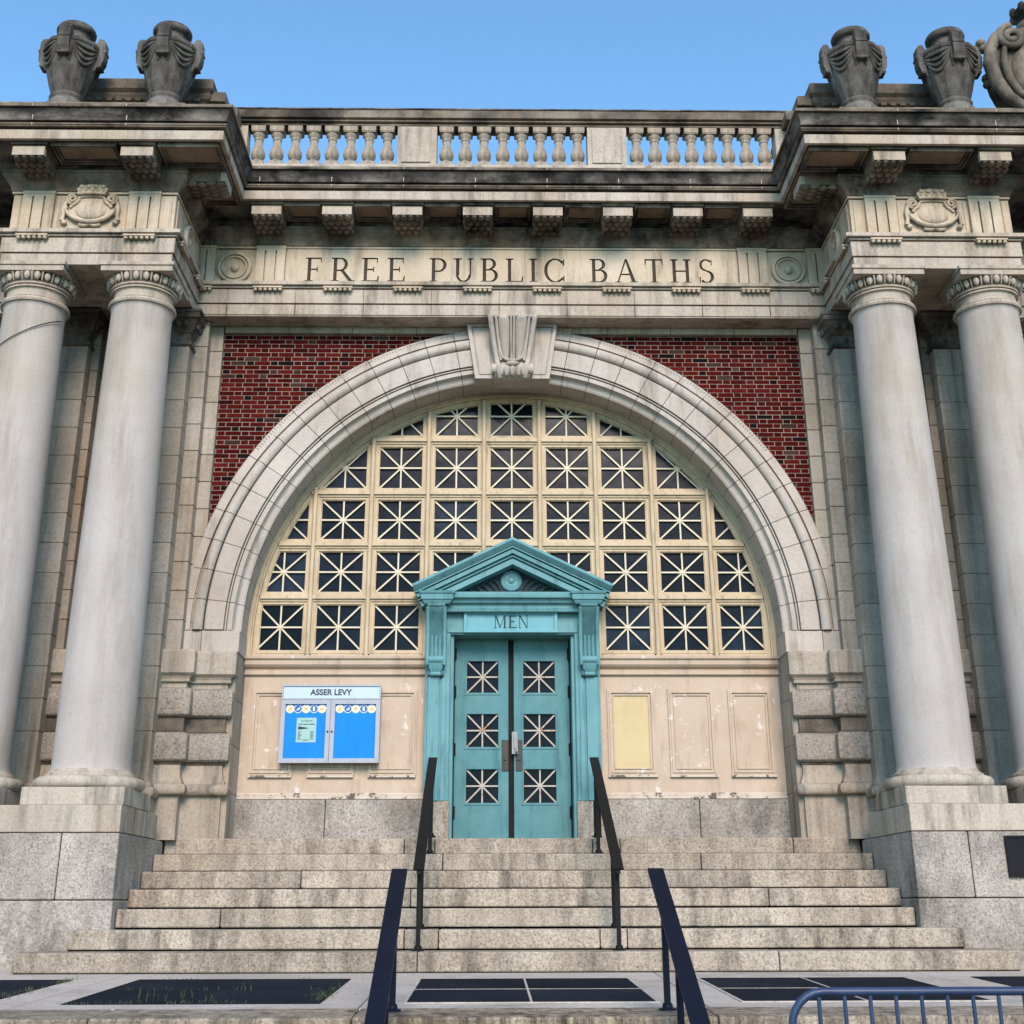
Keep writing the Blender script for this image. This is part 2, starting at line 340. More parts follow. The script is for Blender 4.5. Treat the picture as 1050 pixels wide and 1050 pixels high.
def frame_between(mb, outer, inner, y0, y1, m=0, t=1.0):
    """flat frame: outer polygon minus an inner polygon, extruded; both convex, matched by angle around the centre"""
    cx = sum(p[0] for p in inner) / len(inner); cz = sum(p[1] for p in inner) / len(inner)
    angs = sorted(set([round(math.atan2(p[1] - cz, p[0] - cx), 5) for p in outer + inner]))
    def hit(poly, a):
        dx, dz = math.cos(a), math.sin(a); best = None
        for i in range(len(poly)):
            p, q = poly[i], poly[(i + 1) % len(poly)]; ex, ez = q[0] - p[0], q[1] - p[1]; den = dx * ez - dz * ex
            if abs(den) < 1e-9: continue
            tt = ((p[0] - cx) * ez - (p[1] - cz) * ex) / den; u = ((p[0] - cx) * dz - (p[1] - cz) * dx) / den
            if tt > 0 and -1e-4 <= u <= 1 + 1e-4 and (best is None or tt < best): best = tt
        return (cx + dx * (best or 0), cz + dz * (best or 0))
    o = [hit(outer, a) for a in angs]; i_ = [hit(inner, a) for a in angs]; n = len(angs)
    b = mb.verts([(x, y0, z) for x, z in o] + [(x, y0, z) for x, z in i_] + [(x, y1, z) for x, z in o] + [(x, y1, z) for x, z in i_])
    for k in range(n):
        j = (k + 1) % n
        mb.face([b + k, b + j, b + n + j, b + n + k], m, t); mb.face([b + n + k, b + n + j, b + 3 * n + j, b + 3 * n + k], m, t)
        mb.face([b + j, b + k, b + 2 * n + k, b + 2 * n + j], m, t); mb.face([b + 2 * n + j, b + 2 * n + k, b + 3 * n + k, b + 3 * n + j], m, t)
def rectp(x0, x1, z0, z1): return [(x0, z0), (x1, z0), (x1, z1), (x0, z1)]

# ------------------------------------------------------------------ serif capitals (cap height 1)
def arcstroke(cx, cz, rx, rz, a0, a1, w0, w1, n=14):
    """curved stroke from a0 to a1 (degrees): thickness w0 where it runs level, w1 where it runs upright; list of quads"""
    q = []; pts = []
    for i in range(n + 1):
        a = R(a0 + (a1 - a0) * i / n); w = w0 + (w1 - w0) * abs(math.cos(a)) ** 1.5
        pts.append(((cx + rx * math.cos(a), cz + rz * math.sin(a)), (cx + (rx - w) * math.cos(a), cz + (rz - w * min(1, rz / rx)) * math.sin(a))))
    for (a, b), (c, d) in zip(pts, pts[1:]): q.append([a, c, d, b])
    return q
def glyph(ch, T=.125, t=.06, s=.055):
    rc = lambda x0, x1, z0, z1: [(x0, z0), (x1, z0), (x1, z1), (x0, z1)]
    stem = lambda x, w, ser=.085, top=True, bot=True: [rc(x, x + w, 0, 1)] + ([rc(x - ser, x + w + ser, 0, s)] if bot else []) + ([rc(x - ser, x + w + ser, 1 - s, 1)] if top else [])
    if ch == 'I': return stem(.09, T), .30
    if ch in 'EFL':
        p = stem(.09, T); x = .09 + T
        if ch in 'EF': p += [rc(x, .60, 1 - t, 1), [(.60, .78), (.60, 1), (.55, 1), (.57, .78)], rc(x, .46, .48, .48 + t), rc(.43, .47, .40, .62)]
        if ch in 'EL': p += [rc(x, .63, 0, t), [(.57, 0), (.64, 0), (.66, .24), (.62, .24)]]
        return p, .68 if ch != 'L' else .66
    if ch == 'H': return stem(.09, T) + stem(.58, T) + [rc(.09, .70, .47, .47 + t)], .80
    if ch == 'T': return [rc(.30, .30 + T, 0, 1), rc(.21, .52, 0, s), rc(.02, .70, 1 - t, 1), [(.02, .76), (.06, .76), (.08, 1), (.02, 1)], [(.66, .76), (.70, .76), (.70, 1), (.64, 1)]], .73
    if ch == 'P': return stem(.09, T) + [rc(.2, .36, 1 - t, 1), rc(.2, .36, .42, .42 + t)] + arcstroke(.34, .71, .30, .29, -90, 90, t, T), .68
    if ch == 'R': return stem(.09, T) + [rc(.2, .36, 1 - t, 1), rc(.2, .36, .44, .44 + t)] + arcstroke(.34, .72, .28, .28, -90, 90, t, T) + [[(.34, .46), (.68, 0), (.84, 0), (.47, .48)], rc(.66, .90, 0, s)], .85
    if ch == 'B': return stem(.09, T) + [rc(.2, .36, 1 - t, 1), rc(.2, .38, .49, .49 + t), rc(.2, .36, 0, t)] + arcstroke(.34, .765, .25, .235, -90, 90, t, T) + arcstroke(.36, .28, .30, .28, -90, 90, t, T), .72
    if ch == 'U': return [rc(.09, .09 + T, .30, 1), rc(.0, .30, 1 - s, 1), rc(.60, .60 + t, .30, 1), rc(.53, .74, 1 - s, 1)] + arcstroke(.375, .31, .285, .31, 180, 360, t, .10), .78
    if ch == 'C': return arcstroke(.46, .5, .42, .51, 42, 318, t, T, 22) + [[(.74, .70), (.80, .70), (.80, 1.0), (.75, .92)], [(.75, .08), (.80, .0), (.80, .28), (.75, .28)]], .86
    if ch == 'A': return [[(.06, 0), (.12, 0), (.44, 1), (.38, 1)], [(.62, 0), (.77, 0), (.45, 1.0), (.37, 1.0)], rc(.18, .62, .32, .32 + t), rc(-.02, .22, 0, s), rc(.54, .86, 0, s)], .86
    if ch == 'S': return arcstroke(.32, .755, .25, .255, 40, 270, t, T * .8, 14) + arcstroke(.32, .265, .28, .275, 90, -140, t, T, 14) + [[(.50, .76), (.54, .76), (.54, 1), (.50, .95)], [(.06, 0), (.10, .05), (.10, .26), (.06, .26)]], .64
    if ch == 'M': return [rc(.10, .16, 0, 1), rc(.80, .80 + T, 0, 1), [(.10, 1), (.24, 1), (.54, .06), (.47, .0)], [(.80, 1), (.86, 1), (.53, .0), (.47, .0)], rc(.02, .24, 0, s), rc(.72, 1.01, 0, s), rc(.02, .2, 1 - s, 1), rc(.8, 1.0, 1 - s, 1)], 1.05
    if ch == 'N': return [rc(.10, .16, 0, 1), rc(.68, .74, 0, 1), [(.08, 1), (.22, 1), (.74, 0), (.66, 0)], rc(.02, .24, 0, s), rc(.60, .82, 1 - s, 1), rc(.0, .16, 1 - s, 1)], .84
def letters(mb, word, x0, x1, z0, h, y0, y1, m=0, T=.125, t=.06):
    """a word in serif capitals, filling x0..x1"""
    gs = [glyph(c, T, t) for c in word]; tot = sum(w for g, w in gs) * h; gap = (x1 - x0 - tot) / (len(word) - 1); x = x0; k = 0
    for g, w in gs:
        for poly in g:
            mb.prism([(x + u * h, z0 + v * h) for u, v in poly], y0 + k * .00007, y1); k += 1
        x += w * h + gap

# ------------------------------------------------------------------ ground, pavement, street
Z7 = -1.197                     # pavement level at the foot of the steps
SLOPE = .0254
def zpave(y): return Z7 - SLOPE * (-2.6 - y)
YE = -5.42                      # where the pavement coping begins; the coping ends at YL
YL = -5.98
b = MB(); b.box(-300, 300, -300, 300, -2.6, -2.1); struct('ground', b, 'street')
b = MB()
def slab(mb, x0, x1, y0, y1, th=.16, up=0.0, t=1.0, m=0):
    v = mb.verts([(x0, y0, zpave(y0) - th), (x1, y0, zpave(y0) - th), (x1, y1, zpave(y1) - th), (x0, y1, zpave(y1) - th), (x0, y0, zpave(y0) + up), (x1, y0, zpave(y0) + up), (x1, y1, zpave(y1) + up), (x0, y1, zpave(y1) + up)])
    for q in ((0, 1, 5, 4), (1, 2, 6, 5), (2, 3, 7, 6), (3, 0, 4, 7), (4, 5, 6, 7), (3, 2, 1, 0)): mb.face([v + i for i in q], m, t)
xs = [-16, -13.2, -11, -8.8, -6.6] + [-5.55, -3.28, -1.075, 1.135, 3.32, 5.5] + [7.7, 9.9, 12.1, 16]
for i, (x0, x1) in enumerate(zip(xs, xs[1:])): slab(b, x0 + .004, x1 - .004, YE + .004, -.2, t=rnd(.94, 1.04))
struct('pavement', b, 'concrete', bevel=.006)

steps_low = empty('lower_steps', (0, -6.4, -2.1), 'flight of worn granite steps down from the pavement to the street', 'steps')
zc = zpave(YL)
for k in range(5):
    b = MB(); z1 = zc - k * .167; cuts = [[-5.3, -2.6, -1.06, 1.1, 3.6, 6.2], [-4, -.6, 2.2, 5], [-6, -3, .4, 3.1], [-4.5, -1.4, 1.9, 4.8], [-3.1, 0, 3.3]][k]
    ends = [-8] + cuts + [8]
    for x0, x1 in zip(ends, ends[1:]):
        if k == 0:
            slab(b, x0 + .003, x1 - .003, YL, YE - .004, th=.167, up=.002, t=rnd(.9, 1.05))
        else: b.box(x0 + .003, x1 - .003, YL - .36 * k, YL - .36 * (k - 1) + .05, -2.1, z1 - .002 * 0, t=rnd(.9, 1.05))
    b.build('step', 'granite_drip', steps_low, bevel=.014)
b = MB(); b.box(-7.9, 7.9, YL + .03, -.3, -2.1, Z7 - .27); b.build('foundation', 'granite_grey', steps_low)

# dark panels let into the pavement
pl = ['dark pavement panel at the far left edge with grass along its border',
      'dark pavement panel left of the central one, grass tufts on its near edge',
      'central dark pavement panel with pale cross seams in front of the door steps',
      'dark pavement panel between the right lower handrail and the barrier top rail',
      'dark pavement panel at the far right, mostly behind the barrier']
for i, xc in enumerate((-4.385, -2.185, .025, 2.225, 4.43)):
    x0, x1 = xc - .815, xc + .815; y0, y1 = -5.1, -3.13
    e = empty('pavement_panel', (xc, -4.1, zpave(-4.1)), pl[i], 'pavement panel', 'dark panels set in the pavement')
    solid(e); f = MB(); sm = .016 if i in (2, 3) else .008
    for (a0, a1, c0, c1) in ((x0, x1, y0 - .02, y0), (x0, x1, y1, y1 + .02), (x0 - .02, x0, y0 - .02, y1 + .02), (x1, x1 + .02, y0 - .02, y1 + .02), (xc - sm / 2, xc + sm / 2, y0, y1), (x0, xc - sm / 2, -4.12, -4.12 + sm), (xc + sm / 2, x1, -4.12, -4.12 + sm)):
        slab(f, a0, a1, c0, c1, th=.02, up=.007 if i in (2, 3) else .0055)
    f.build('frame', 'concrete' if i in (2, 3) else 'panel_dark', e)
    for a0, a1 in ((x0, xc - sm / 2), (xc + sm / 2, x1)):
        for c0, c1 in ((y0, -4.12), (-4.12 + sm, y1)):
            p = MB(); slab(p, a0 + .001, a1 - .001, c0 + .001, c1 - .001, th=.02, up=.005, t=rnd(.85, 1.2)); p.build('slab', 'panel_dark', e)
g = MB()
def tuft(x, y, n, h):
    for _ in range(n):
        px, py = x + random.gauss(0, .035), y + random.gauss(0, .03); a = random.uniform(0, 6.28); hh = h * random.uniform(.4, 1.2); L = hh * random.uniform(.2, .8); z = zpave(py) + .005; w = .0022
        p0 = Vector((px, py, z)); p1 = p0 + Vector((math.cos(a) * L * .4, math.sin(a) * L * .4, hh * .7)); p2 = p0 + Vector((math.cos(a) * L, math.sin(a) * L, hh)); q = Vector((-math.sin(a) * w, math.cos(a) * w, 0))
        v = g.verts([p0 - q, p0 + q, p1 + q * .7, p1 - q * .7, p2]); g.face([v, v + 1, v + 2, v + 3]); g.face([v + 3, v + 2, v + 4])
for _ in range(26): tuft(random.uniform(-3.58, -3.52), random.uniform(-5.0, -3.1), 6, .03)
for _ in range(30): tuft(random.uniform(-3.0, -1.9), -5.11 + random.gauss(0, .03), 4, .022)
for x, y in ((-2.52, -5.0), (-2.43, -4.98), (-2.30, -4.75), (-2.1, -4.95), (-2.6, -4.6), (-2.0, -4.2)): tuft(x, y, 8, .06)
for _ in range(16): tuft(random.uniform(-3.0, -1.4), random.choice((-3.15, -4.1)), 5, .025)
for _ in range(22): tuft(-1.38 + random.gauss(0, .02), random.uniform(-5, -3.2), 5, .03)
o = g.build('grass_tufts', 'grass'); o['kind'] = 'stuff'; tag(o, 'short grass growing along the edges of the pavement panels', 'grass')

# ------------------------------------------------------------------ front steps
st = empty('front_steps', (0, -1.2, Z7), 'flight of seven grey granite steps rising to the blue door', 'steps')
cutsL = [[-2.9 + 1.75, -.83, .83, 1.12, 2.95], [-.73, 1.9], [-2.1, 1.36], [-1.0, 2.4], [-2.7, 1.44, ], [-1.0, -.70, .96, .72], [-.86, 2.2]]
XE = [3.663, 3.663, 3.663, 3.663, 3.65, 3.945, 4.255]
for k in range(7):
    b = MB(); y0 = -.4165 * k; z1 = -.1715 * k; z0 = z1 - (.1715 if k < 6 else .168)
    ends = [-XE[k]] + sorted(cutsL[k]) + [XE[k]]
    for x0, x1 in zip(ends, ends[1:]):
        back = y0 + .4165 + .12 if k else .9
        if k >= 5: back = -1.70
        b.box(x0 + .0035, x1 - .0035, y0 + random.uniform(0, .006), back, z0 + .011, z1 - random.uniform(0, .003), t=rnd(.86, 1.08))
    b.build('step', 'granite', st, bevel=.013)
b = MB(); b.box(-3.6, 3.6, -2.3, .9, Z7 - .2, -1.05)
for k in range(7): b.box(-XE[k] + .02, XE[k] - .02, -.4165 * k + .022, (-.4165 * (k - 1) if k < 5 else -1.7), -.1715 * (k + 1) - .01, -.1715 * k - .08); b.box(-3.6, 3.6, -1.35, .9, -1.06, -.72); b.box(-3.6, 3.6, -.80, .9, -.72, -.40); b.box(-3.6, 3.6, -.38, .9, -.45, -.2); b.build('bed_joint', 'dirt', st)

solid(st); solid(steps_low)
# ------------------------------------------------------------------ the bathhouse
BH = empty('bathhouse', (0, 0, -1.2), 'classical limestone and red brick bathhouse front with a great arched window over a blue door', 'building')
def part(name, loc=(0, 0, -1.2), parent=None): return empty(name, loc, parent=parent or BH)
RS, ZS = 3.715, 2.20            # arch ring outer radius, height of its centre
RI = 3.045
XM = 9.0
b = MB()
b.box(-XM, XM, .96, 12, -2.1, 7.52); b.box(-XM, -3.06, .2, .96, -2.1, 5.92); b.box(3.06, XM, .2, .96, -2.1, 5.92); b.box(-XM, XM, -.20, .96, 5.93, 7.5)
for s in (-1, 1): b.box(s * 3.85, s * 5.62, -1.47, -.2, 5.975, 7.5); b.box(s * 3.835, s * 5.9, .05, .2, -2.1, 5.0)
b.box(-3.06, 3.06, .75, .96, -1.2, -.05)
b.build('main_wall', 'lime_wall', BH)
b = MB(); b.box(-XM, XM, -.5, 12, 7.52, 7.56); b.build('roof', 'roof', BH)

# brick spandrels: every brick, laid in alternating long and short bricks
COURSE, PER = .0565, .285
for s in (-1, 1):
    e = part('brick_spandrel', (s * 2.6, .12, 4.8))
    b = MB()
    n = int((5.90 - 3.0) / COURSE); x_in, x_out = .35, 3.53
    for i in range(n):
        z0 = 5.895 - (i + 1) * COURSE; z1 = z0 + COURSE - .0105; x = -.2 + (0 if i % 2 else PER / 2 - .02); j = 0
        while x < x_out:
            L = (.1835 if j % 2 == 0 else .0815); a, c = max(x, x_in), min(x + L, x_out); x += L + .010; j += 1
            if c - a < .02: continue
            if max(math.hypot(a, z1 - ZS), math.hypot(c, z1 - ZS)) < RS - .10: continue
            dd = random.random(); y = .12 + random.uniform(-.002, .004)
            b.box(s * a, s * c, y, .17, z0 + random.uniform(-.001, .001), z1, t=dd if L > .1 else (dd * .55 if random.random() < .6 else dd))
    b.build('bricks', 'brick', e)
    poly = [(s * x_in, 5.9), (s * 3.53, 5.9), (s * 3.53, ZS + 1.0)]; a0 = math.asin(1.0 / (RS - .2)); a1 = math.acos(x_in / (RS - .2))
    poly += [(s * (RS - .2) * math.cos(a0 + (a1 - a0) * i / 24), ZS + (RS - .2) * math.sin(a0 + (a1 - a0) * i / 24)) for i in range(25)]
    q = MB(); q.prism(poly, .127, .2); q.build('mortar', 'mortar', e)
    # brick strips beyond the columns
    e = part('brick_strip', (s * 7, .12, 2)); b = MB()
    for i in range(96):
        z0 = 5.88 - (i + 1) * COURSE; x = 5.95 - (0 if i % 2 else .13); j = 0
        while x < 8.0:
            L = (.1835 if j % 2 == 0 else .0815); a = max(x, 5.95); b.box(s * a, s * (x + L), .12 + random.uniform(0, .003), .17, z0, z0 + COURSE - .0105, t=random.random()); x += L + .01; j += 1
    b.build('bricks', 'brick', e)
    q = MB(); q.box(s * 5.9, s * 8.1, .127, .2, .3, 5.9); q.build('mortar', 'mortar', e)

# stone frame of the brickwork, and the stepped strips up to the pilasters
b = MB()
nb = 9
for i in range(nb): b.box(-3.5 + 7 * i / nb + .003, -3.5 + 7 * (i + 1) / nb - .003, .06, .2, 5.843, 5.925, t=rnd())
b.build('lintel_band', 'lime_wall', BH, bevel=.004)
for s in (-1, 1):
    b = MB(); ashlar(b, s * 3.51, s * 3.655, .055, .2, 1.96, 5.92, .337); ashlar(b, s * 3.655, s * 3.86, -.09, .2, 1.96, 5.92, .337)
    b.build('wall_strip', 'lime_wall', BH, bevel=.006)

# the great arch: separate voussoirs with fine joints
AR = part('arch', (0, .1, ZS))
def ringprof():
    bead = [(3.52 + .062 * math.cos(R(a)), .045 - .062 * math.sin(R(a))) for a in range(160, 19, -20)]
    p = [(3.72, .30), (3.72, .075), (3.705, .055), (3.60, .03), (3.598, .10), (3.584, .10)]
    p += [(r, y) for r, y in reversed(bead)]
    p += [(3.456, .11), (3.440, .11), (3.438, .012), (3.425, .002), (3.225, .002), (3.223, .055), (3.211, .055), (3.209, .02), (3.198, .02), (3.196, .06), (3.186, .06), (3.184, .034), (3.135, .034)]
    p += [(3.135 - .07 * (1 - math.cos(R(a))), .034 + .085 * math.sin(R(a))) for a in (25, 50, 75, 90)]
    p += [(RI, .135), (RI, .585), (3.3, .60)]
    return p
RP = ringprof()
NV = 32; KA = R(7.6); vb = [MB(), MB()]
for i in range(NV):
    b = vb[i >= NV // 2]
    a0, a1 = math.pi * i / NV, math.pi * (i + 1) / NV
    if abs((a0 + a1) / 2 - math.pi / 2) < KA * .55: continue
    g_ = .0011
    b.ring(RP, a0 + g_, a1 - g_, 4, ZS, t=rnd(.93, 1.05))
for b in vb: b.build('voussoirs', 'arch', AR, smooth=24)
b = MB(); b.ring([(3.69, .125), (3.69, .28), (3.06, .57), (3.06, .16), (3.16, .08), (3.45, .125)], 0, math.pi, 64, ZS); b.build('joint_mortar', 'lime_soot', AR, smooth=30)
b = MB()       # small egg pattern round the outer band
for i in range(300):
    a = math.pi * (i + .5) / 300
    if .62 < a < 2.52:
        for rr in (3.635, 3.66, 3.685): b.ball((rr * math.cos(a), .046, ZS + rr * math.sin(a)), .013, .008, .013, 6, 4)
b.build('egg_moulding', 'arch', AR, smooth=60)
b = MB()       # springing stones under the ring
for s in (-1, 1): b = MB(); b.box(s * 3.04, s * 3.46, .02, .585, 1.955, ZS - .006, t=rnd()); b.box(s * 3.466, s * 3.715, .03, .3, 1.955, ZS - .006, t=rnd()); b.build('springing_stone', 'arch', AR, bevel=.006)

def console(mb, prof, x0, x1, m=0, t=1.0):
    """solid bracket: a side outline (y,z) extruded across from x0 to x1"""
    mb.prism(prof, x0, x1, m, t, f=lambda u, v, w: (w, u, v))
def spiral(c, r0, turns, n=26, a0=0, d=1):
    return [(c[0] + r0 * (1 - .82 * i / n) * math.cos(a0 + d * turns * 2 * math.pi * i / n), c[1] + r0 * (1 - .82 * i / n) * math.sin(a0 + d * turns * 2 * math.pi * i / n)) for i in range(n + 1)]
KS = part('keystone', (0, -.05, 5.5), AR)
for s in (-1, 1):
    b = MB()
    quad = [(s * .225, 5.935), (s * .552, 5.935), (s * .445, 5.205), (s * .19, 5.205)]
    if s < 0: quad = quad[::-1]
    quad = quad[::-1]
    frame_between(b, quad, inset(quad, .045), -.05, .22); b.prism(inset(quad, .043), -.018, .2)
    b.prism(inset(quad, .062), -.032, .1)
    b.build('side_block', 'arch', AR, bevel=.005)
b = MB(); b.ring([(3.35, .13), (3.35, .585), (RI - .002, .585), (RI - .002, .13)], math.pi / 2 - math.pi / NV - .002, math.pi / 2 + math.pi / NV + .002, 6, ZS); b.build('keystone_soffit', 'arch', AR)
kp = [(.2, 5.13), (-.03, 5.13), (-.10, 5.15), (-.15, 5.20), (-.165, 5.27), (-.14, 5.325), (-.115, 5.36), (-.112, 5.43), (-.135, 5.54), (-.175, 5.66), (-.225, 5.77), (-.27, 5.85), (-.30, 5.89), (-.30, 5.915), (-.26, 5.93), (.1, 5.95)]
b = MB(); console(b, kp[::-1], -.215, .215)
wid = lambda z: .78 + .42 * (z - 5.3) / .6
fp = kp[6:14]
for x, r in ((-.222, .032), (.222, .032)): b.tube([(x * wid(z), y - .01, z) for y, z in kp[2:14]], r, 10)
for x, r in ((-.168, .018), (.168, .018), (-.016, .014), (.016, .014)): b.tube([(x * wid(z), y - .035, z) for y, z in fp], r, 8)
for sx in (-.09, .09): b.tube([(sx * wid(z), y - .005, z) for y, z in fp], [.030, .046, .058, .066, .072, .072, .06, .04], 14)
b.tube([(-.165, -.20, 5.62), (-.15, -.165, 5.5), (-.115, -.155, 5.40), (-.06, -.165, 5.365), (0, -.17, 5.36), (.06, -.165, 5.365), (.115, -.155, 5.40), (.15, -.165, 5.5), (.165, -.20, 5.62)], .018, 8)
b.ball((0, -.165, 5.315), .085, .04, .035, 12, 6)
for i in range(5): b.ball(((i - 2) * .068, -.135, 5.235), .036, .055, .085, 8, 6)
for x in (-.20, .20): b.tube([(x - .045, -.12, 5.255), (x + .045, -.12, 5.255)], .07, 14)
for i in range(9): b.ball((-.22 + .055 * i, -.305, 5.905), .026, .028, .026, 8, 5)
b.v = [(x, y, 5.95 - (5.95 - z) * .94) for x, y, z in b.v]; b.build('scroll', 'arch', AR, smooth=35)

# ---- arched window
AW = part('arched_window', (0, .57, 2.0))
YF = .571
CXS = [-.336 - .671 * i for i in range(3, -1, -1)] + [.336 + .671 * i for i in range(4)]
CXS = [-2.349, -1.678, -1.007, -.336, .336, 1.007, 1.678, 2.349]
CZS = [2.006, 2.677, 3.312, 3.946, 4.620]
RW = 2.965
disc = [(RW * math.cos(2 * math.pi * i / 120), ZS + RW * math.sin(2 * math.pi * i / 120)) for i in range(61)]
region = [(-RW, 2.02), (RW, 2.02)] + disc           # counter-clockwise: bottom left, bottom right, then up round the arc
b = MB()
rp = [(RI + .01, YF - .075), (3.005, YF - .075), (3.0, YF - .055), (2.985, YF - .05), (2.98, YF - .02), (2.95, YF - .02), (2.94, YF + .06), (RI + .01, YF + .06)]
b.ring(rp, 0, math.pi, 72, ZS)
for s in (-1, 1):
    for r0, r1, y0 in ((3.05, 3.003, YF - .075), (3.003, 2.983, YF - .052), (2.983, 2.945, YF - .02)): b.box(s * r1, s * r0, y0, YF + .06, 1.99, ZS)
b.build('arch_frame', 'cream', AW, smooth=25)
b = MB()
for x in CXS:
    zt = ZS + math.sqrt(RW * RW - x * x); zl = 2.0 if abs(x) > .95 else 2.62
    b.box(x - .040, x + .040, YF - .03, YF + .05, zl, zt); b.box(x - .026, x + .026, YF - .062, YF - .028, zl, zt)
    b.tube([(x, YF - .055, zl), (x, YF - .055, zt)], .027, 10)
for z in CZS[1:]:
    xm = math.sqrt(RW * RW - (z - ZS) ** 2)
    b.box(-xm, xm, YF - .034, YF + .048, z - .040, z + .040)
    b.box(-xm, xm, YF - .058, YF - .03, z - .012, z + .030)
for s in (-1, 1): b.box(s * .95, s * 2.98, YF - .03, YF + .05, 1.99, 2.03)
b.build('mullions', 'cream', AW, smooth=40)
xe = [-2.99] + CXS + [2.99]; ze = CZS + [5.30]
for j in range(5):
    for i in range(9):
        cell = rectp(xe[i] + .040, xe[i + 1] - .040, ze[j] + (.040 if j else .03), ze[j + 1] - .040)
        poly = clip(cell, region)
        if len(poly) < 3: continue
        area = abs(sum(p[0] * q[1] - q[0] * p[1] for p, q in zip(poly, poly[1:] + poly[:1]))) / 2
        if area < .03: continue
        inn = inset(poly, .030)
        if len(inn) < 3: continue
        if j == 0 and abs((xe[i] + xe[i + 1]) / 2) < 1.0: continue            # behind the door's name plate
        e = MB()
        frame_between(e, poly, inn, YF - .018, YF + .05, 0)
        inn2 = inset(poly, .040)
        xa, xb = (xe[i] if i else xe[1] - .671), (xe[i + 1] if i < 8 else xe[8] + .671); za, zb = ze[j], (ze[j + 1] if j < 4 else ze[j] + .671)
        if len(inn2) > 2: frame_between(e, inn, inn2, YF - .004, YF + .05, 0)
        star(e, (xa + .08, xb - .08, za + .08, zb - .08), inset(poly, .028), YF + .004, YF + .03, .0185, 1)
        e.prism(inset(poly, .02), YF + .0395, YF + .046, 2, random.choice((.4, .7, 1, 1, 1.5, 2.6)))
        e.build('sash', ['cream', 'star_cream', 'glass'], AW)

# ---- wooden panelling each side of the door, on a granite dado
for s in (-1, 1):
    e = part('wood_panelling', (s * 2.0, YF, .43))
    b = MB(); xi, xo = .97, 3.05
    b.box(s * xi, s * xo, YF, YF + .1, .47, 1.80)
    b.build('boarding', 'wood', e)
    px = [(1.075, 1.615), (1.765, 2.29), (2.45, 2.945)]
    for n_, (a, c) in enumerate(px):
        q = MB(); P = rectp(min(s * a, s * c), max(s * a, s * c), .688, 1.632)
        frame_between(q, P, inset(P, .022), YF - .022, YF + .01); frame_between(q, inset(P, .022), inset(P, .045), YF - .034, YF + .01); frame_between(q, inset(P, .045), inset(P, .062), YF - .014, YF + .01); frame_between(q, inset(P, .062), inset(P, .075), YF - .026, YF + .01)
        yel = s > 0 and n_ == 0
        q.prism(inset(P, .07), YF - .010, YF + .01, 1)
        q.build('panel', ['wood', 'wood_yellow' if yel else 'wood'], e, label='yellow boarded panel' if yel else None)
    for n_, (a, c) in enumerate(px):
        q = MB(); q.box(s * a - .006, s * c + .006, YF - .036, YF - .001, .664, .686); q.build('panel_sill', 'peel', e)
    b = MB(); b.sweep([(s * xi, YF), (s * xo, YF)] if s > 0 else [(s * xo, YF), (s * xi, YF)], [(0, 1.785), (.035, 1.79), (.04, 1.80), (.04, 1.825), (.02, 1.835), (.02, 1.86), (.06, 1.875), (.085, 1.90), (.09, 1.955), (.115, 1.962), (.12, 1.985), (.12, 1.998), (0, 2.005)], close=True)
    b.build('sill_moulding', 'wood', e, smooth=20)
    b = MB(); b.box(s * xi, s * xo, YF - .03, YF + .1, .432, .468); b.box(s * xi, s * xo, YF - .012, YF + .1, .4685, .50); b.build('base_rail', 'peel', e, bevel=.006)
    d = MB()
    for x0, x1 in ((.97, 2.06), (2.068, 3.06)): d.box(s * x0, s * x1, YF - .022, YF + .2, -.02, .43, t=rnd(.92, 1.05))
    d.build('granite_dado', 'granite_grey', BH, bevel=.006)

# ---- door surround
DS = part('door_surround', (0, .4, 0))
YS = .36
b = MB()
for s in (-1, 1):
    b.box(s * .71, s * .985, YS + .02, YF + .12, .40, 2.53)
    for x0, x1, y in ((.668, .715, YS + .075), (.705, .742, YS + .03), (.750, .80, YS + .005)): b.box(s * x0, s * x1, y, YF + .3, .40 if x0 > .69 else .0, 2.29 if x0 > .69 else 2.225)
    b.box(s * .825, s * .955, YS - .012, YS + .05, .40, 2.53)
b.box(-.80, .80, YS + .03, YF + .3, 2.222, 2.53); b.box(-.742, .742, YS + .005, YF + .1, 2.24, 2.28)
b.build('architrave', 'teal', DS, bevel=.005)
for s in (-1, 1): b = MB(); b.box(s * .70, s * .875, YS + .005, YF + .2, -.01, .398, t=rnd()); b.build('granite_plinth', 'granite', DS, bevel=.006)
# name plate
P = rectp(-.555, .512, 2.236, 2.484)
b = MB(); frame_between(b, P, inset(P, .03), YS - .03, YS + .06); frame_between(b, inset(P, .03), inset(P, .042), YS - .016, YS + .06); b.prism(inset(P, .04), YS - .006, YS + .06)
b.build('name_plate', 'teal_light', DS, bevel=.003)
b = MB(); letters(b, 'MEN', -.215, .185, 2.288, .145, YS - .0085, YS + .002, T=.13, t=.085); b.build('lettering', 'teal_dark', DS)
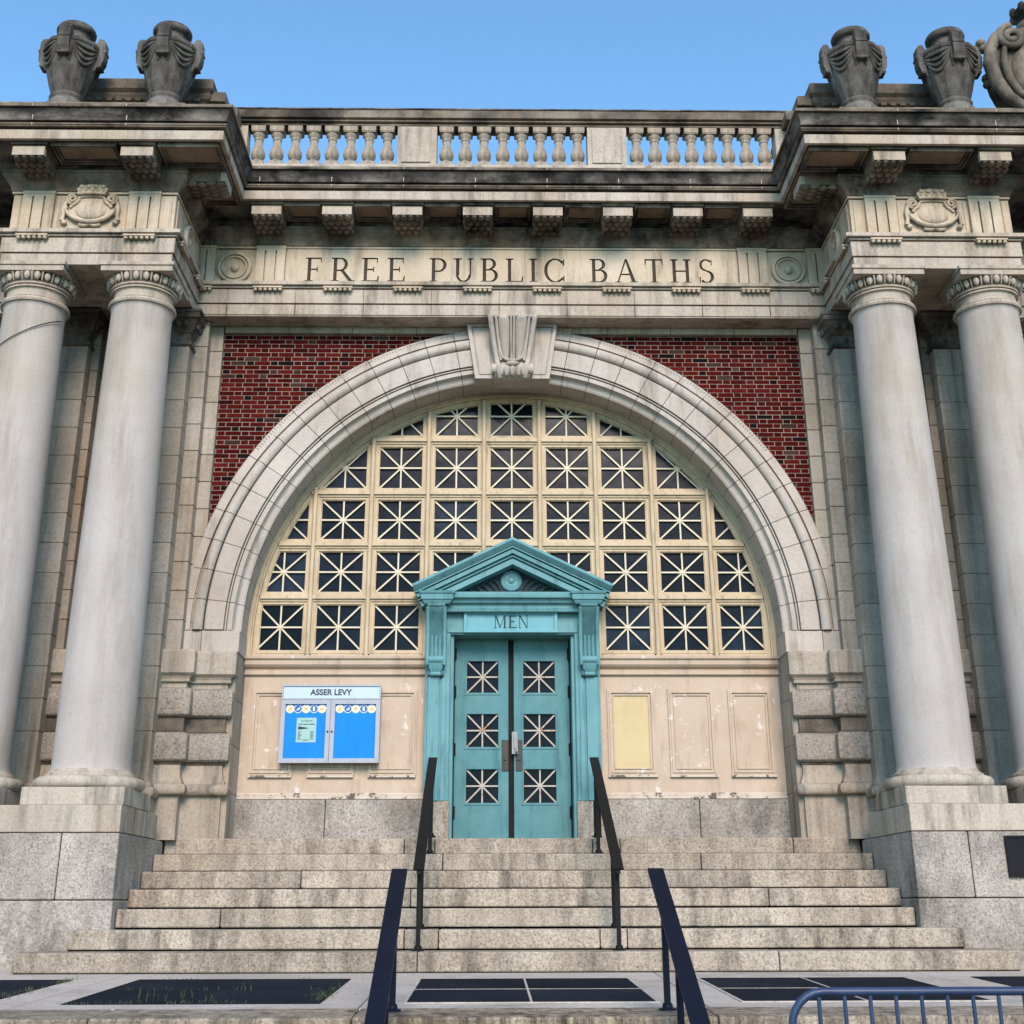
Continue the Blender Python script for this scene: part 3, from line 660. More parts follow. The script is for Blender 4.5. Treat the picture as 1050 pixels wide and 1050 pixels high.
# brackets
br = [(.45, 2.54), (.16, 2.54), (.155, 2.50), (.185, 2.44), (.235, 2.35), (.265, 2.20), (.272, 2.08), (.262, 2.0), (.235, 1.95), (.215, 1.905), (.225, 1.86), (.262, 1.84), (.275, 1.82), (.262, 1.79), (.27, 1.75), (.30, 1.735), (.45, 1.735)]
for s in (-1, 1):
    b = MB(); c0 = s * .868
    console(b, [(y + .05, z) for y, z in br][::-1], c0 - .092, c0 + .092, m=1)
    for dx, r in ((-.096, .022), (.096, .022)): b.tube([(c0 + dx, y + .038, z) for y, z in br[2:11]], r, 8)
    for dx in (-.045, 0, .045): b.tube([(c0 + dx, y + .048, z) for y, z in br[5:9]], .012, 6)
    b.tube([(c0 - .11, .285, 1.92), (c0 + .11, .285, 1.92)], .042, 14)
    for dx in (-.06, -.03, 0, .03, .06): b.tube([(c0 + dx * 1.1, .285, 1.885), (c0 + dx, .295, 1.83), (c0 + dx * .7, .31, 1.785)], [.022, .024, .012], 8)
    b.tube([(c0 - .055, .315, 1.765), (c0 + .055, .315, 1.765)], .026, 12)
    b.tube([(c0 - .1, .21, 2.535), (c0 + .1, .21, 2.535)], .03, 12)
    b.build('bracket', ['teal', 'teal_aged'], DS, smooth=35)
# entablature and pediment
b = MB()
b.sweep([(-.76, .34), (.76, .34)], [(0, 2.46), (.06, 2.465), (.07, 2.50), (.05, 2.51), (.05, 2.54), (.10, 2.56), (.11, 2.60), (.16, 2.605), (.17, 2.64), (.17, 2.668), (-.02, 2.668)], close=True)
for s in (-1, 1):
    p = [(s * .70, .38), (s * .70, .16), (s * 1.02, .16), (s * 1.02, .40)] if s > 0 else [(-1.02, .40), (-1.02, .16), (-.70, .16), (-.70, .38)]
    b.sweep(p, [(-.1, 2.535), (-.02, 2.535), (.0, 2.56), (.005, 2.575), (.02, 2.58), (.025, 2.64), (.04, 2.645), (.05, 2.672), (-.1, 2.672)], close=True)
b.build('cornice', 'teal', DS, smooth=25)
b = MB(); ax, az, ex, ez = 0, 3.285, 1.145, 2.735
# raking mouldings: outline (distance down from the top edge, y) swept up one slope and down the other
rk = [(0, .07), (.03, .06), (.055, .085), (.085, .125), (.095, .125), (.097, .185), (.108, .185), (.11, .145), (.15, .15), (.152, .205), (.166, .205), (.168, .18), (.182, .185), (.184, .235), (.194, .235), (.196, .21), (.255, .21), (.262, .30), (.262, .44), (0, .44)]
for s in (-1, 1):
    dx, dz = ex - ax, ez - az; L = math.hypot(dx, dz); c_ = -dx / L * dx / dx
    up_n = (-dz / L, dx / L)    # normal to the slope, pointing up and out
    rows = []
    for (x, z, cut) in ((ax, az, 'apex'), (ex, ez, 'eave')):
        pts = []
        for d, y in rk:
            if cut == 'apex': pts.append((0, y, az - d * L / dx))
            else: pts.append((s * (x - up_n[0] * d), y, z - up_n[1] * d))
        rows.append(b.verts(pts))
    n = len(rk)
    for j in range(n): k = (j + 1) % n; b.face([rows[0] + j, rows[1] + j, rows[1] + k, rows[0] + k])
    b.face([rows[1] + j for j in range(n)])
b.build('pediment', 'teal', DS, smooth=20)
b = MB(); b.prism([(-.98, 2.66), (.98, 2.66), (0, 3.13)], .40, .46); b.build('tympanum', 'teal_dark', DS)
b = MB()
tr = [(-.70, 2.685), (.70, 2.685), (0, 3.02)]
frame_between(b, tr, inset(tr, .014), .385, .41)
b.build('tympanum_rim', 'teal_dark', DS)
b = MB(); rc = (-.012, 2.845)
b.lathe([(.125, 0), (.125, .02), (.11, .035), (.03, .03), (.028, .05), (.012, .058)], (0, 0, 0), 28)
q = MB(); q.add(b, lambda p: (rc[0] + p[0], .40 - p[2], rc[1] + p[1]))
for i in range(16):
    a = i * math.pi / 8; q.ball((rc[0] + .068 * math.cos(a), .369, rc[1] + .068 * math.sin(a)), .012 + .03 * abs(math.cos(a)), .008, .012 + .03 * abs(math.sin(a)), 8, 5)
q.build('rosette', 'teal', DS, smooth=40)
for s in (-1, 1):
    b = MB()
    for k, (x0, hgt, w) in enumerate(((.14, .17, .16), (.20, .15, .17), (.27, .11, .16), (.36, .085, .13), (.46, .06, .11))):
        pts = []
        for i in range(9):
            u = i / 8; pts.append((rc[0] + s * (x0 - .03 + w * u), .38, 2.685 + hgt * math.sin(math.pi * min(1, u * .8 + .0)) ** .8 * (1 if u < .9 else .9)))
        b.tube(pts, [.008 + .014 * math.sin(math.pi * i / 8) for i in range(9)], 6)
    sp = spiral((rc[0] + s * .43, 2.715), .045, 1.3, a0=math.pi / 2, d=-s); b.tube([(x, .38, z) for x, z in sp], .011, 6)
    b.build('foliage_relief', 'teal_dark', DS, smooth=50)

# ---- double door
for s, x0, x1 in ((-1, -.658, -.045), (1, .018, .652)):
    D = part('door', ((x0 + x1) / 2, .7, 0)); yd = .70
    xg0, xg1 = (-.533, -.147) if s < 0 else (.115, .503)
    zg = [(.390, .777), (.995, 1.385), (1.600, 1.985)]
    b = MB(); b.box(x0, xg0, yd, yd + .05, .008, 2.235); b.box(xg1, x1, yd, yd + .05, .008, 2.235)
    zz = [.008] + [v for p in zg for v in p] + [2.235]
    for i in range(0, 8, 2): b.box(xg0, xg1, yd, yd + .05, zz[i], zz[i + 1])
    b.build('leaf', 'teal_door', D)
    for i, (z0, z1) in enumerate(zg):
        g = MB(); P = rectp(xg0, xg1, z0, z1)
        frame_between(g, inset(P, -.012), inset(P, .012), yd - .008, yd + .02, 0)
        star(g, (xg0, xg1, z0, z1), inset(P, .01), yd + .012, yd + .032, .0165, 1); g.prism(inset(P, .005), yd + .0395, yd + .044, 2)
        g.build('glazing', ['teal_door', 'star_grey', 'glass'], D)
    xl = x1 - .075 if s < 0 else x0 + .02
    h = MB(); h.box(xl - .0, xl + .075, yd - .014, yd - .0005, .745, 1.085); h.box(xl + .018, xl + .055, yd - .03, yd - .013, .86, .90); h.build('lock_plate', 'lock', D, bevel=.003)
    if s > 0:
        h = MB(); h.box(xl - .045, xl + .022, yd - .05, yd - .014, .925, 1.17); h.box(xl - .02, xl + .012, yd - .075, yd - .05, .99, 1.13); h.tube([(xl - .005, yd - .06, .99), (xl + .005, yd - .09, .95), (xl + .02, yd - .06, .93)], .012, 8); h.build('handle', 'steel', D, bevel=.004)
    xh = x0 - .004 if s < 0 else x1 + .004
    for z in (.30, .98, 1.62, 2.05):
        h = MB(); h.tube([(xh, yd - .012, z - .07), (xh, yd - .012, z + .07)], .014, 10); h.box(xh - .02, xh + .02, yd - .004, yd + .01, z - .065, z + .065); h.build('hinge', 'rail', D)
    h = MB(); h.box(x0 + .004, x1 - .004, yd - .004, yd, .015, .075); h.build('kick_plate', 'teal_door', D)
b = MB(); b.box(-.05, .025, .752, .79, 0, 2.24); b.box(-.68, .68, .76, .80, 0, 2.30); b.build('door_recess', 'rail', BH)

# ---- piers that carry the arch
PROF_BASE = [(-.03, -.02), (.0, -.02), (.0, .42), (.01, .425)] + [(.045 + .04 * math.cos(R(a)), .485 + .055 * math.sin(R(a))) for a in range(-90, 91, 22)] + [(.03, .548), (.03, .562), (.012, .59), (-.004, .64), (-.01, .72), (-.01, .745), (-.05, .75)]
PROF_IMP = [(-.05, 1.545), (-.015, 1.55), (-.015, 1.605), (.02, 1.61), (.025, 1.63), (.01, 1.64), (.03, 1.672), (.06, 1.69), (.07, 1.70), (.07, 1.925), (.055, 1.953), (-.05, 1.955)]
def pier(e, path):
    b = MB(); b.sweep(path, PROF_BASE); b.build('base', 'lime_wall', e, smooth=25)
    b = MB(); b.sweep(path, PROF_IMP); b.build('impost', 'lime_wall', e, smooth=20)
    for z0, z1 in ((.745, .768), (1.074, 1.23)): b = MB(); b.sweep(path, [(-.05, z0 - .002), (.0, z0 - .002), (.012, z0 + .012), (-.008, z0 + .02), (-.008, z1), (-.05, z1)]); b.build('neck', 'lime_soot', e)
    for z0, z1 in ((.768, 1.076), (1.236, 1.545)):
        b = MB(); h = .034; b.sweep(path, [(-.04, z0), (.012, z0), (.045, z0 + h * .5), (.055, z0 + h), (.055, z1 - h), (.045, z1 - h * .5), (.012, z1), (-.04, z1)])
        b.build('rusticated_block', 'rustic', e, smooth=45)
for s in (-1, 1):
    e = part('pier', (s * 3.45, 0, 0))
    path = [(3.11, .14), (3.11, .01), (3.535, .01), (3.535, -.115), (3.86, -.115)]
    if s < 0: path = [(-x, y) for x, y in reversed(path)]
    pier(e, path)
    b = MB(); b.box(s * 3.14, s * 3.56, .035, .3, -.02, 1.95); b.box(s * 3.56, s * 3.87, -.09, .3, -.02, 1.95); b.build('core', 'lime_soot', e)
    b = MB(); ashlar(b, s * 3.052, s * 3.16, .06, .6, -.02, 1.95, .49); b.build('jamb', 'lime_wall', e, bevel=.005)
    # wall and pier between the two pilasters
    e = part('pier', (s * 4.74, -.1, 0)); pth = [(4.47, -.115), (5.02, -.115)]
    if s < 0: pth = [(-x, y) for x, y in reversed(pth)]
    pier(e, pth)
    b = MB(); ashlar(b, s * 4.56, s * 4.93, .04, .2, 1.96, 5.92, .337, lo=.75, hi=.95); ashlar(b, s * 4.47, s * 4.565, -.12, .2, 1.96, 5.92, .337, lo=.75, hi=.95); ashlar(b, s * 4.925, s * 5.02, -.12, .2, 1.96, 5.92, .337, lo=.75, hi=.95)
    b.box(s * 4.47, s * 5.02, -.06, .3, -.02, 1.955); b.build('wall', 'lime_wall', e, bevel=.005)
    b = MB(); ashlar(b, s * 5.66, s * 5.95, -.02, .3, -1.2, 5.92, .337); b.build('wall_strip', 'lime_wall', BH, bevel=.006)

def egg_row(mb, pts, nrm, r=.034):
    """eggs and darts on a list of points, nrm gives the outward direction"""
    for (x, y, z), (nx, ny) in zip(pts, nrm):
        mb.ball((x, y, z), r * (.75 + .25 * abs(ny)), r * (.75 + .25 * abs(nx)), r * 1.35, 8, 6)
# ---- pilasters behind the columns
for s in (-1, 1):
    for xc in (4.15, 5.34):
        e = part('pilaster', (s * xc, -.3, .2)); h = .33
        b = MB(); ashlar(b, s * (xc - h), s * (xc + h), -.31, -.05, .72, 5.50, .337 * 1.0, lo=.9, hi=1.04)
        b.box(s * (xc - h + .012), s * (xc + h - .012), -.3, .2, .5, 5.6); b.build('shaft', 'lime_wall', e, bevel=.006)
        path = [(s * xc - h, .1), (s * xc - h, -.31), (s * xc + h, -.31), (s * xc + h, .1)]
        b = MB(); b.sweep(path, [(-.02, 5.495), (.012, 5.50), (.03, 5.515), (.03, 5.535), (.012, 5.55), (.004, 5.565), (.004, 5.66), (.02, 5.672), (.024, 5.69), (.035, 5.70), (.06, 5.76), (.085, 5.81), (.09, 5.822), (.115, 5.83), (.115, 5.885), (.13, 5.895), (.135, 5.925), (-.02, 5.93)])
        n = 7; pts = [(s * xc - h + 2 * h * (i + .5) / n, -.31 - .07, 5.765) for i in range(n)]; nr = [(0, -1)] * n
        for sd in (-1, 1):
            for i in range(3): pts.append((s * xc + sd * (h + .07), -.28 + .10 * i, 5.765)); nr.append((sd, 0))
        egg_row(b, pts, nr, .032)
        b.build('capital', 'lime_soot', e, smooth=30)
        b = MB(); b.sweep(path, [(.0, -.02), (.05, -.02), (.05, .38), (.06, .385)] + [(.05 + .045 * math.cos(R(a)), .44 + .055 * math.sin(R(a))) for a in range(-90, 91, 30)] + [(.045, .50), (.045, .515), (.015, .55), (.0, .62), (.0, .73)]); b.build('base', 'lime_wall', e, smooth=30)

# ---- columns
def column_parts(e, x, crack=False):
    Yc = -1.21
    prof = [(.395, .545), (.385, .565), (.378, .60), (.3755, .68)]
    for i in range(1, 15):
        u = i / 14; prof.append((.3755 - .0475 * u ** 1.7, .68 + (5.45 - .68) * u))
    prof += [(.334, 5.485), (.343, 5.50)]
    b = MB(); b.lathe(prof, (x, Yc, 0), 64); b.build('shaft', 'column', e, smooth=40)
    b = MB(); b.lathe([(.45, .38)] + [(.475 + .052 * math.cos(R(a)), .436 + .056 * math.sin(R(a))) for a in range(-80, 81, 16)] + [(.455, .497), (.442, .50), (.442, .518), (.43, .522), (.405, .535), (.39, .56)], (x, Yc, 0), 64); b.build('base', 'lime', e, smooth=35)
    b = MB(); h = .483; b.box(x - h, x + h, Yc - h - .02, Yc + h, .2165, .380); b.build('plinth', 'lime', e, bevel=.008)
    b = MB()
    b.lathe([(.331, 5.490), (.331, 5.500), (.362, 5.503), (.371, 5.525), (.364, 5.549), (.328, 5.552), (.328, 5.562), (.343, 5.564), (.343, 5.578), (.322, 5.582), (.320, 5.655), (.325, 5.668), (.350, 5.672), (.352, 5.688), (.325, 5.690), (.325, 5.700), (.358, 5.704), (.364, 5.722), (.350, 5.728), (.366, 5.735)], (x, Yc, 0), 64)
    g = MB(); g.lathe([(.345, 5.729), (.350, 5.74), (.372, 5.79), (.385, 5.836)], (x, Yc, 0), 48); g.build('echinus', 'lime_black', e, smooth=40)  # echinus coloured near-black as shade in the gaps between the eggs
    n = 22
    for i in range(n):
        a = 2 * math.pi * (i + .5) / n; ca, sa = math.cos(a), math.sin(a)
        b.ball((x + .380 * ca, Yc + .380 * sa, 5.787), .034, .034, .052, 10, 8)
        a = 2 * math.pi * i / n; b.tube([(x + .402 * math.cos(a), Yc + .402 * math.sin(a), 5.832), (x + .368 * math.cos(a), Yc + .368 * math.sin(a), 5.738)], [.013, .006], 6)
    h = .392; b.box(x - h, x + h, Yc - h, Yc + h, 5.838, 5.902); b.box(x - h - .016, x + h + .016, Yc - h - .016, Yc + h + .016, 5.903, 5.944)
    b.build('capital', 'lime', e, smooth=35)
for s in (-1, 1):
    for xc in (4.15, 5.34):
        e = part('column', (s * xc, -1.21, .2)); column_parts(e, s * xc)
b = MB(); pts = []
for i in range(17):
    a = R(-165 + 150 * i / 16); pts.append((-5.34 + .351 * math.cos(a), -1.21 + .351 * math.sin(a), 4.93 + .40 * (math.cos(a) + 1) / 2 + .08 * math.sin(a) + .05))
b.tube(pts, .0055, 6); tag(b.build('cable', 'rail'), 'thin dark cable slung diagonally round the leftmost column', 'cable')

# ---- pedestals
for s in (-1, 1):
    e = part('pedestal', (s * 5.5, -1, -1.2))
    b = MB(); xs = [3.668, 4.195, 5.25, 6.3, 7.4, 8.2]
    for x0, x1 in zip(xs, xs[1:]): b.box(s * (x0 + (.004 if x0 > 3.7 else 0)), s * (x1 - .004), -1.752, -.02, -.606, -.030, t=rnd(.92, 1.06))
    b.build('granite_block', 'granite_grey', e, bevel=.012)
    b = MB(); xs = [3.652, 5.6, 8.2]
    for x0, x1 in zip(xs, xs[1:]): b.box(s * (x0 + .003), s * (x1 - .003), -1.78, -.02, Z7 - .02, -.614, t=rnd(.9, 1.04))
    b.build('granite_base', 'granite_grey', e, bevel=.012)
    b = MB(); xs = [3.664, 5.72, 8.2]
    for x0, x1 in zip(xs, xs[1:]):
        for y0, y1 in ((-1.765, -.9), (-.894, -.36)): b.box(s * (x0 + .002), s * (x1 - .002), y0, y1, -.026, .214, t=rnd(.93, 1.04))
    b.build('coping_slab', 'lime', e, bevel=.008)

# ---- entablature
PATH = [(-9, -.22), (-5.65, -.22), (-5.65, -1.5), (-3.823, -1.5), (-3.823, -.22), (3.823, -.22), (3.823, -1.5), (5.65, -1.5), (5.65, -.22), (9, -.22)]
b = MB(); b.sweep(PATH, [(-.35, 5.945), (.028, 5.945), (.028, 6.076), (-.01, 6.077), (-.01, 6.089), (.046, 6.09), (.046, 6.268), (.0, 6.269), (.0, 6.283), (.064, 6.284), (.066, 6.302), (.03, 6.303), (.03, 6.311), (.105, 6.312), (.105, 6.356), (.0, 6.362)])
b.sweep([(-3.86, .2), (3.86, .2)], [(-.1, 5.932), (.42, 5.932), (.42, 5.944)])
for s in (-1, 1): b.box(s * 3.83, s * 5.645, -1.49, .1, 5.9462, 5.97)
b.box(-3.9, 3.9, -.235, .15, 5.928, 5.9455)
b.build('architrave', 'lime', BH, smooth=18)
# vertical joints of the architrave stones
b = MB()
for i in range(10):
    x = -3.68 + 7.36 * i / 9 + .25
    if abs(x) < 3.7: b.box(x - .0025, x + .0025, -.2665, -.25, 5.947, 6.27); 
b.build('architrave_joint', 'letter_dark', BH)

FR = part('frieze', (0, -.22, 6.36))
b = MB(); b.sweep(PATH, [(-.15, 6.358), (0, 6.358), (0, 6.828), (-.03, 6.829), (-.03, 6.841), (.018, 6.842), (.02, 6.864), (-.15, 6.866)]); fz = b
fz.build('band', 'lime_frieze_lit', FR, smooth=18)
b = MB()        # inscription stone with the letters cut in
b.box(-2.752, 2.752, -.245, -.15, 6.366, 6.826); insc = b.build('inscription', 'lime_frieze_lit', FR)
k = MB()
letters(k, 'FREE', -2.52, -1.30, 6.388, .325, -.30, -.2225)
letters(k, 'PUBLIC', -1.01, .655, 6.388, .325, -.30, -.2225)
letters(k, 'BATHS', .945, 2.475, 6.388, .325, -.30, -.2225)
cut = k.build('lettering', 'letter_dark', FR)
bo = insc.modifiers.new('cut', 'BOOLEAN'); bo.object = cut; bo.operation = 'DIFFERENCE'; bo.solver = 'EXACT'; bo.use_self = True
try: bo.material_mode = 'TRANSFER'
except Exception: pass
bpy.context.view_layer.update()
dg = bpy.context.evaluated_depsgraph_get()
nm = bpy.data.meshes.new_from_object(insc.evaluated_get(dg)); insc.modifiers.clear(); insc.data = nm
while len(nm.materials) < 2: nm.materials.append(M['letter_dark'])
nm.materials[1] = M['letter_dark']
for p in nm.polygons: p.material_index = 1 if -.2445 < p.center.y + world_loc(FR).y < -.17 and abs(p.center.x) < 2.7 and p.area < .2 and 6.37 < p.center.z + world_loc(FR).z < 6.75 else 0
bpy.data.objects.remove(cut)
print('inscription faces', len(nm.polygons), [mm.name for mm in nm.materials if mm])

def rosette(mb, map_, t=1.0):
    q = MB(); q.lathe([(.207, .0), (.207, .040), (.195, .052), (.174, .052), (.166, .02), (.156, .02), (.150, .046), (.136, .046), (.130, .02), (.10, .006), (.052, .003), (.048, .030), (.036, .048), (.018, .056)], (0, 0, 0), 40)
    mb.add(q, map_)
def triglyph(mb, half, z0, z1, map_):
    """three upright bands with two grooves between: half=+-1 keeps a part only"""
    w = .352; f = .05
    q = MB()
    for x0, x1 in ((-w / 2, -.075), (-.055, .055), (.075, w / 2)): q.box(x0, x1, -f, .0, z0, z1)
    for x0, x1 in ((-.075, -.055), (.055, .075)): q.box(x0, x1, -f * .25, 0, z0, z1 - .035); q.box(x0, x1, -f, 0, z1 - .0348, z1)
    q.box(-w / 2 - .006, w / 2 + .006, -f - .006, 0, z1 + .0005, z1 + .03)
    mb.add(q, map_)
def guttae(mb, map_):
    q = MB(); q.box(-.176, .176, -.070, .0, 6.262, 6.282)
    for i in range(6): q.lathe([(.019, -.030), (.023, -.012), (.019, 0)], (-.147 + .0588 * i, -.045, 6.262), 10)
    mb.add(q, map_)
fw_ = lambda cx, y: (lambda p: (cx + p[0], y + p[1], p[2]))                       # faces the street
def side_(s, x, cy): return lambda p: (x - s * (-p[1]), cy + s * p[0] * 1, p[2])    # faces inwards (towards the arch)
T0, T1 = 6.364, 6.828
for s in (-1, 1):
    b = MB(); triglyph(b, 0, T0, T1, fw_(s * 2.945, -.22)); b.build('triglyph', 'lime_frieze_lit', FR)
    b = MB(); triglyph(b, 0, T0, T1, fw_(s * 3.79 - s * .0, -.22)); b.build('triglyph', 'lime_frieze_lit', FR)
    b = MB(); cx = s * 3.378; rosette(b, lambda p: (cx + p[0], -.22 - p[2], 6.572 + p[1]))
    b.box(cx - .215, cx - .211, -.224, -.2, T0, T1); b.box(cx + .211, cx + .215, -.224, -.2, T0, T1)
    b.build('rosette', 'lime_frieze_lit', FR, smooth=40)
    b = MB(); xs_ = s * 3.823; rosette(b, lambda p: (xs_ - s * p[2], -.86 + p[0], 6.572 + p[1])); b.build('rosette', 'lime_frieze_lit', FR, smooth=40)
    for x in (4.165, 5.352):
        b = MB(); triglyph(b, 0, T0, T1, fw_(s * x, -1.5)); b.build('triglyph', 'lime_frieze_lit', FR)
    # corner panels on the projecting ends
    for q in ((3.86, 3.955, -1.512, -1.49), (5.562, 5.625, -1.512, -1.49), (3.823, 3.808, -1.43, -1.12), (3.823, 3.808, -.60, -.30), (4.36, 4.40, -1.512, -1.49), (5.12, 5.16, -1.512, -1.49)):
        b = MB(); b.box(s * q[0], s * q[1], q[2], q[3], T0, T1 - .01); b.build('corner_panel', 'lime_frieze_lit', FR, bevel=.004)
b = MB()
for i in range(-4, 4): b = MB(); guttae(b, fw_((i + .5) * .8415, -.27)); b.build('guttae', 'lime_frieze_lit', BH)
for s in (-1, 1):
    b = MB(); guttae(b, fw_(s * 3.79, -.271)); b.build('guttae', 'lime_frieze_lit', BH)
    for x in (4.165, 5.352): b = MB(); guttae(b, fw_(s * x, -1.55)); b.build('guttae', 'lime_frieze_lit', BH)
    for y in (-1.28, -.45): b = MB(); guttae(b, (lambda p, s=s, y=y: (s * 3.773 - s * (-p[1]) * 1.0, y + p[0], p[2]))); b.build('guttae', 'lime_frieze_lit', BH)

# coats of arms on the projecting ends
for s in (-1, 1):
    e = part('shield', (s * 4.757, -1.5, 6.6), FR); xc, zc_ = s * 4.757, 6.63; y = -1.5
    b = MB()
    out = [(-.20, .10), (-.245, .03), (-.25, -.04), (-.20, -.10), (-.11, -.155), (0, -.175), (.11, -.155), (.20, -.10), (.25, -.04), (.245, .03), (.20, .10), (.16, .15), (.12, .165), (0, .172), (-.12, .165), (-.16, .15)]
    b.prism([(xc + u, zc_ + v) for u, v in out], y - .035, y)
    b.ball((xc, y - .03, zc_), .185, .045, .125, 20, 10)
    top = [(-.235, .02), (-.20, .06), (-.165, .085), (-.145, .12), (-.13, .16), (0, .172), (.13, .16), (.145, .12), (.165, .085), (.20, .06), (.235, .02)]
    b.tube([(xc + u, y - .045, zc_ + v) for u, v in top], .018, 8)
    low = [(-.285, .0), (-.25, -.06), (-.18, -.115), (-.09, -.15), (0, -.162), (.09, -.15), (.18, -.115), (.25, -.06), (.285, .0)]
    b.tube([(xc + u, y - .052, zc_ + v) for u, v in low], [.016, .02, .024, .026, .027, .026, .024, .02, .016], 8)
    for sd in (-1, 1):
        sp = spiral((xc + sd * .225, zc_ + .135), .062, 1.6, a0=-math.pi / 2, d=sd); b.tube([(u, y - .04, v) for u, v in sp], .018, 8)
        b.tube([(xc + sd * .285, y - .03, zc_ + .10), (xc + sd * .305, y - .04, zc_ + .02), (xc + sd * .30, y - .03, zc_ - .06), (xc + sd * .31, y - .03, zc_ - .14)], [.02, .026, .022, .028], 8)
        b.ball((xc + sd * .29, y - .035, zc_ + .02), .03, .03, .04); b.ball((xc + sd * .285, y - .03, zc_ - .16), .035, .03, .03)
        b.tube([(xc + sd * .12, y - .02, zc_ - .18), (xc + sd * .05, y - .03, zc_ - .20), (xc, y - .03, zc_ - .18)], .02, 8)
    b.build('escutcheon', 'lime_frieze_lit', e, smooth=45)
    b = MB(); cr = [(-.15, .185), (.15, .185), (.175, .25), (.13, .285), (.06, .30), (0, .305), (-.06, .30), (-.13, .285), (-.175, .25)]
    b.prism([(xc + u, zc_ + v) for u, v in cr], y - .075, y)
    b.tube([(xc - .155, y - .075, zc_ + .185), (xc, y - .085, zc_ + .19), (xc + .155, y - .075, zc_ + .185)], .02, 8)
    for i in range(4): b.ball((xc - .12 + .08 * i, y - .078, zc_ + .272), .028, .02, .026)
    for i in range(5): b.ball((xc - .13 + .065 * i, y - .076, zc_ + .228), .016, .014, .016)
    b.build('crown', 'lime_frieze_lit', e, smooth=40)

# cornice
CO = part('cornice', (0, -.8, 7))
b = MB(); cyma = [(.014, 6.865), (.03, 6.872), (.034, 6.90), (.045, 6.93), (.075, 6.97), (.105, 7.0), (.115, 7.03), (.118, 7.055), (.135, 7.06), (.135, 7.085)]
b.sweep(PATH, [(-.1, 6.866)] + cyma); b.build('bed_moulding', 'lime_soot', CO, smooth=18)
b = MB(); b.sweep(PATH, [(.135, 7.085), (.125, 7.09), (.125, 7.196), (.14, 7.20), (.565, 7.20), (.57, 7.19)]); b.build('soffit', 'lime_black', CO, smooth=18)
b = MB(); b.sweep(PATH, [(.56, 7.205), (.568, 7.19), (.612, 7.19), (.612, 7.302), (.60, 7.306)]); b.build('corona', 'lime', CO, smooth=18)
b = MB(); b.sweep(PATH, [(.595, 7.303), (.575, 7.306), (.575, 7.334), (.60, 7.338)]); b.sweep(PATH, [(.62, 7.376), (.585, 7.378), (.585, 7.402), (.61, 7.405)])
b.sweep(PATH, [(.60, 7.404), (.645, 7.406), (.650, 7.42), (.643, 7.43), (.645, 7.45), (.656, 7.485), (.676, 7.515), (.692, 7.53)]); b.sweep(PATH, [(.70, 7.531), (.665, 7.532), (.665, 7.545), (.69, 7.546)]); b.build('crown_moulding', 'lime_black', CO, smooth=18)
b = MB(); b.sweep(PATH, [(.57, 7.336), (.632, 7.337), (.636, 7.35), (.646, 7.355), (.648, 7.372), (.58, 7.376)]); b.sweep(PATH, [(.66, 7.546), (.704, 7.547), (.708, 7.552), (.708, 7.583), (.69, 7.592), (-.3, 7.65)]); b.build('fillet', 'lime_soot', CO, smooth=18)
b = MB()       # pointed joints of the cornice stones
for x, y in [(-5.314, -1.5), (-4.283, -1.5), (4.26, -1.5), (5.36, -1.5)] + [(-3.2 + .86 * i * 1.0 + .17, -.22) for i in range(8)]:
    for d, z0, z1 in ((.612, 7.20, 7.30), (.648, 7.345, 7.372), (.652, 7.41, 7.47), (.708, 7.552, 7.58)): b.box(x - .004, x + .004, y - d - .002, y - d + .05, z0, z1)
b.build('joint', 'concrete', CO)
def mutule(map_):
    e = MB(); w = .176
    e.box(-w - .022, w + .022, -.605 + .055, -.12, 7.160, 7.199); e.box(-w - .006, w + .006, -.520, -.12, 7.138, 7.1605)
    e.box(-w, w, -.535, -.48, 7.030, 7.1385, m=1); e.box(-w, w, -.479, -.12, 7.022, 7.1385)
    e.box(-w + .006, w - .006, -.52, -.47, 7.0215, 7.03)
    v = e.verts([(-w + .01, -.53, 7.0215), (w - .01, -.53, 7.0215), (w - .01, -.13, 7.0), (-w + .01, -.13, 7.0)]); e.face([v, v + 1, v + 2, v + 3])
    for r in range(4):
        for c in range(5 if r % 2 else 4):
            x = (c - (2 if r % 2 else 1.5)) * .084; y = -.475 + .105 * r; sx = .042
            if abs(x) > .14: sx = .028; x *= .93
            e.ball((x, y, 7.018 - .006 * r), sx, .062, .032, 9, 5)
    q = MB(); q.add(e, map_); return q.build('mutule', ['lime_soot', 'lime'], CO, smooth=35)
for i in range(-4, 4): mutule(fw_((i + .5) * .8415, -.22))
for s in (-1, 1):
    for x in (4.165, 5.352): mutule(fw_(s * x, -1.5))
    for y in (-1.33,): mutule(lambda p, s=s, y=y: (s * 3.823 - s * (-p[1]), y + p[0], p[2]))
    for x in (6.5, 7.35): mutule(fw_(s * x, -.22))
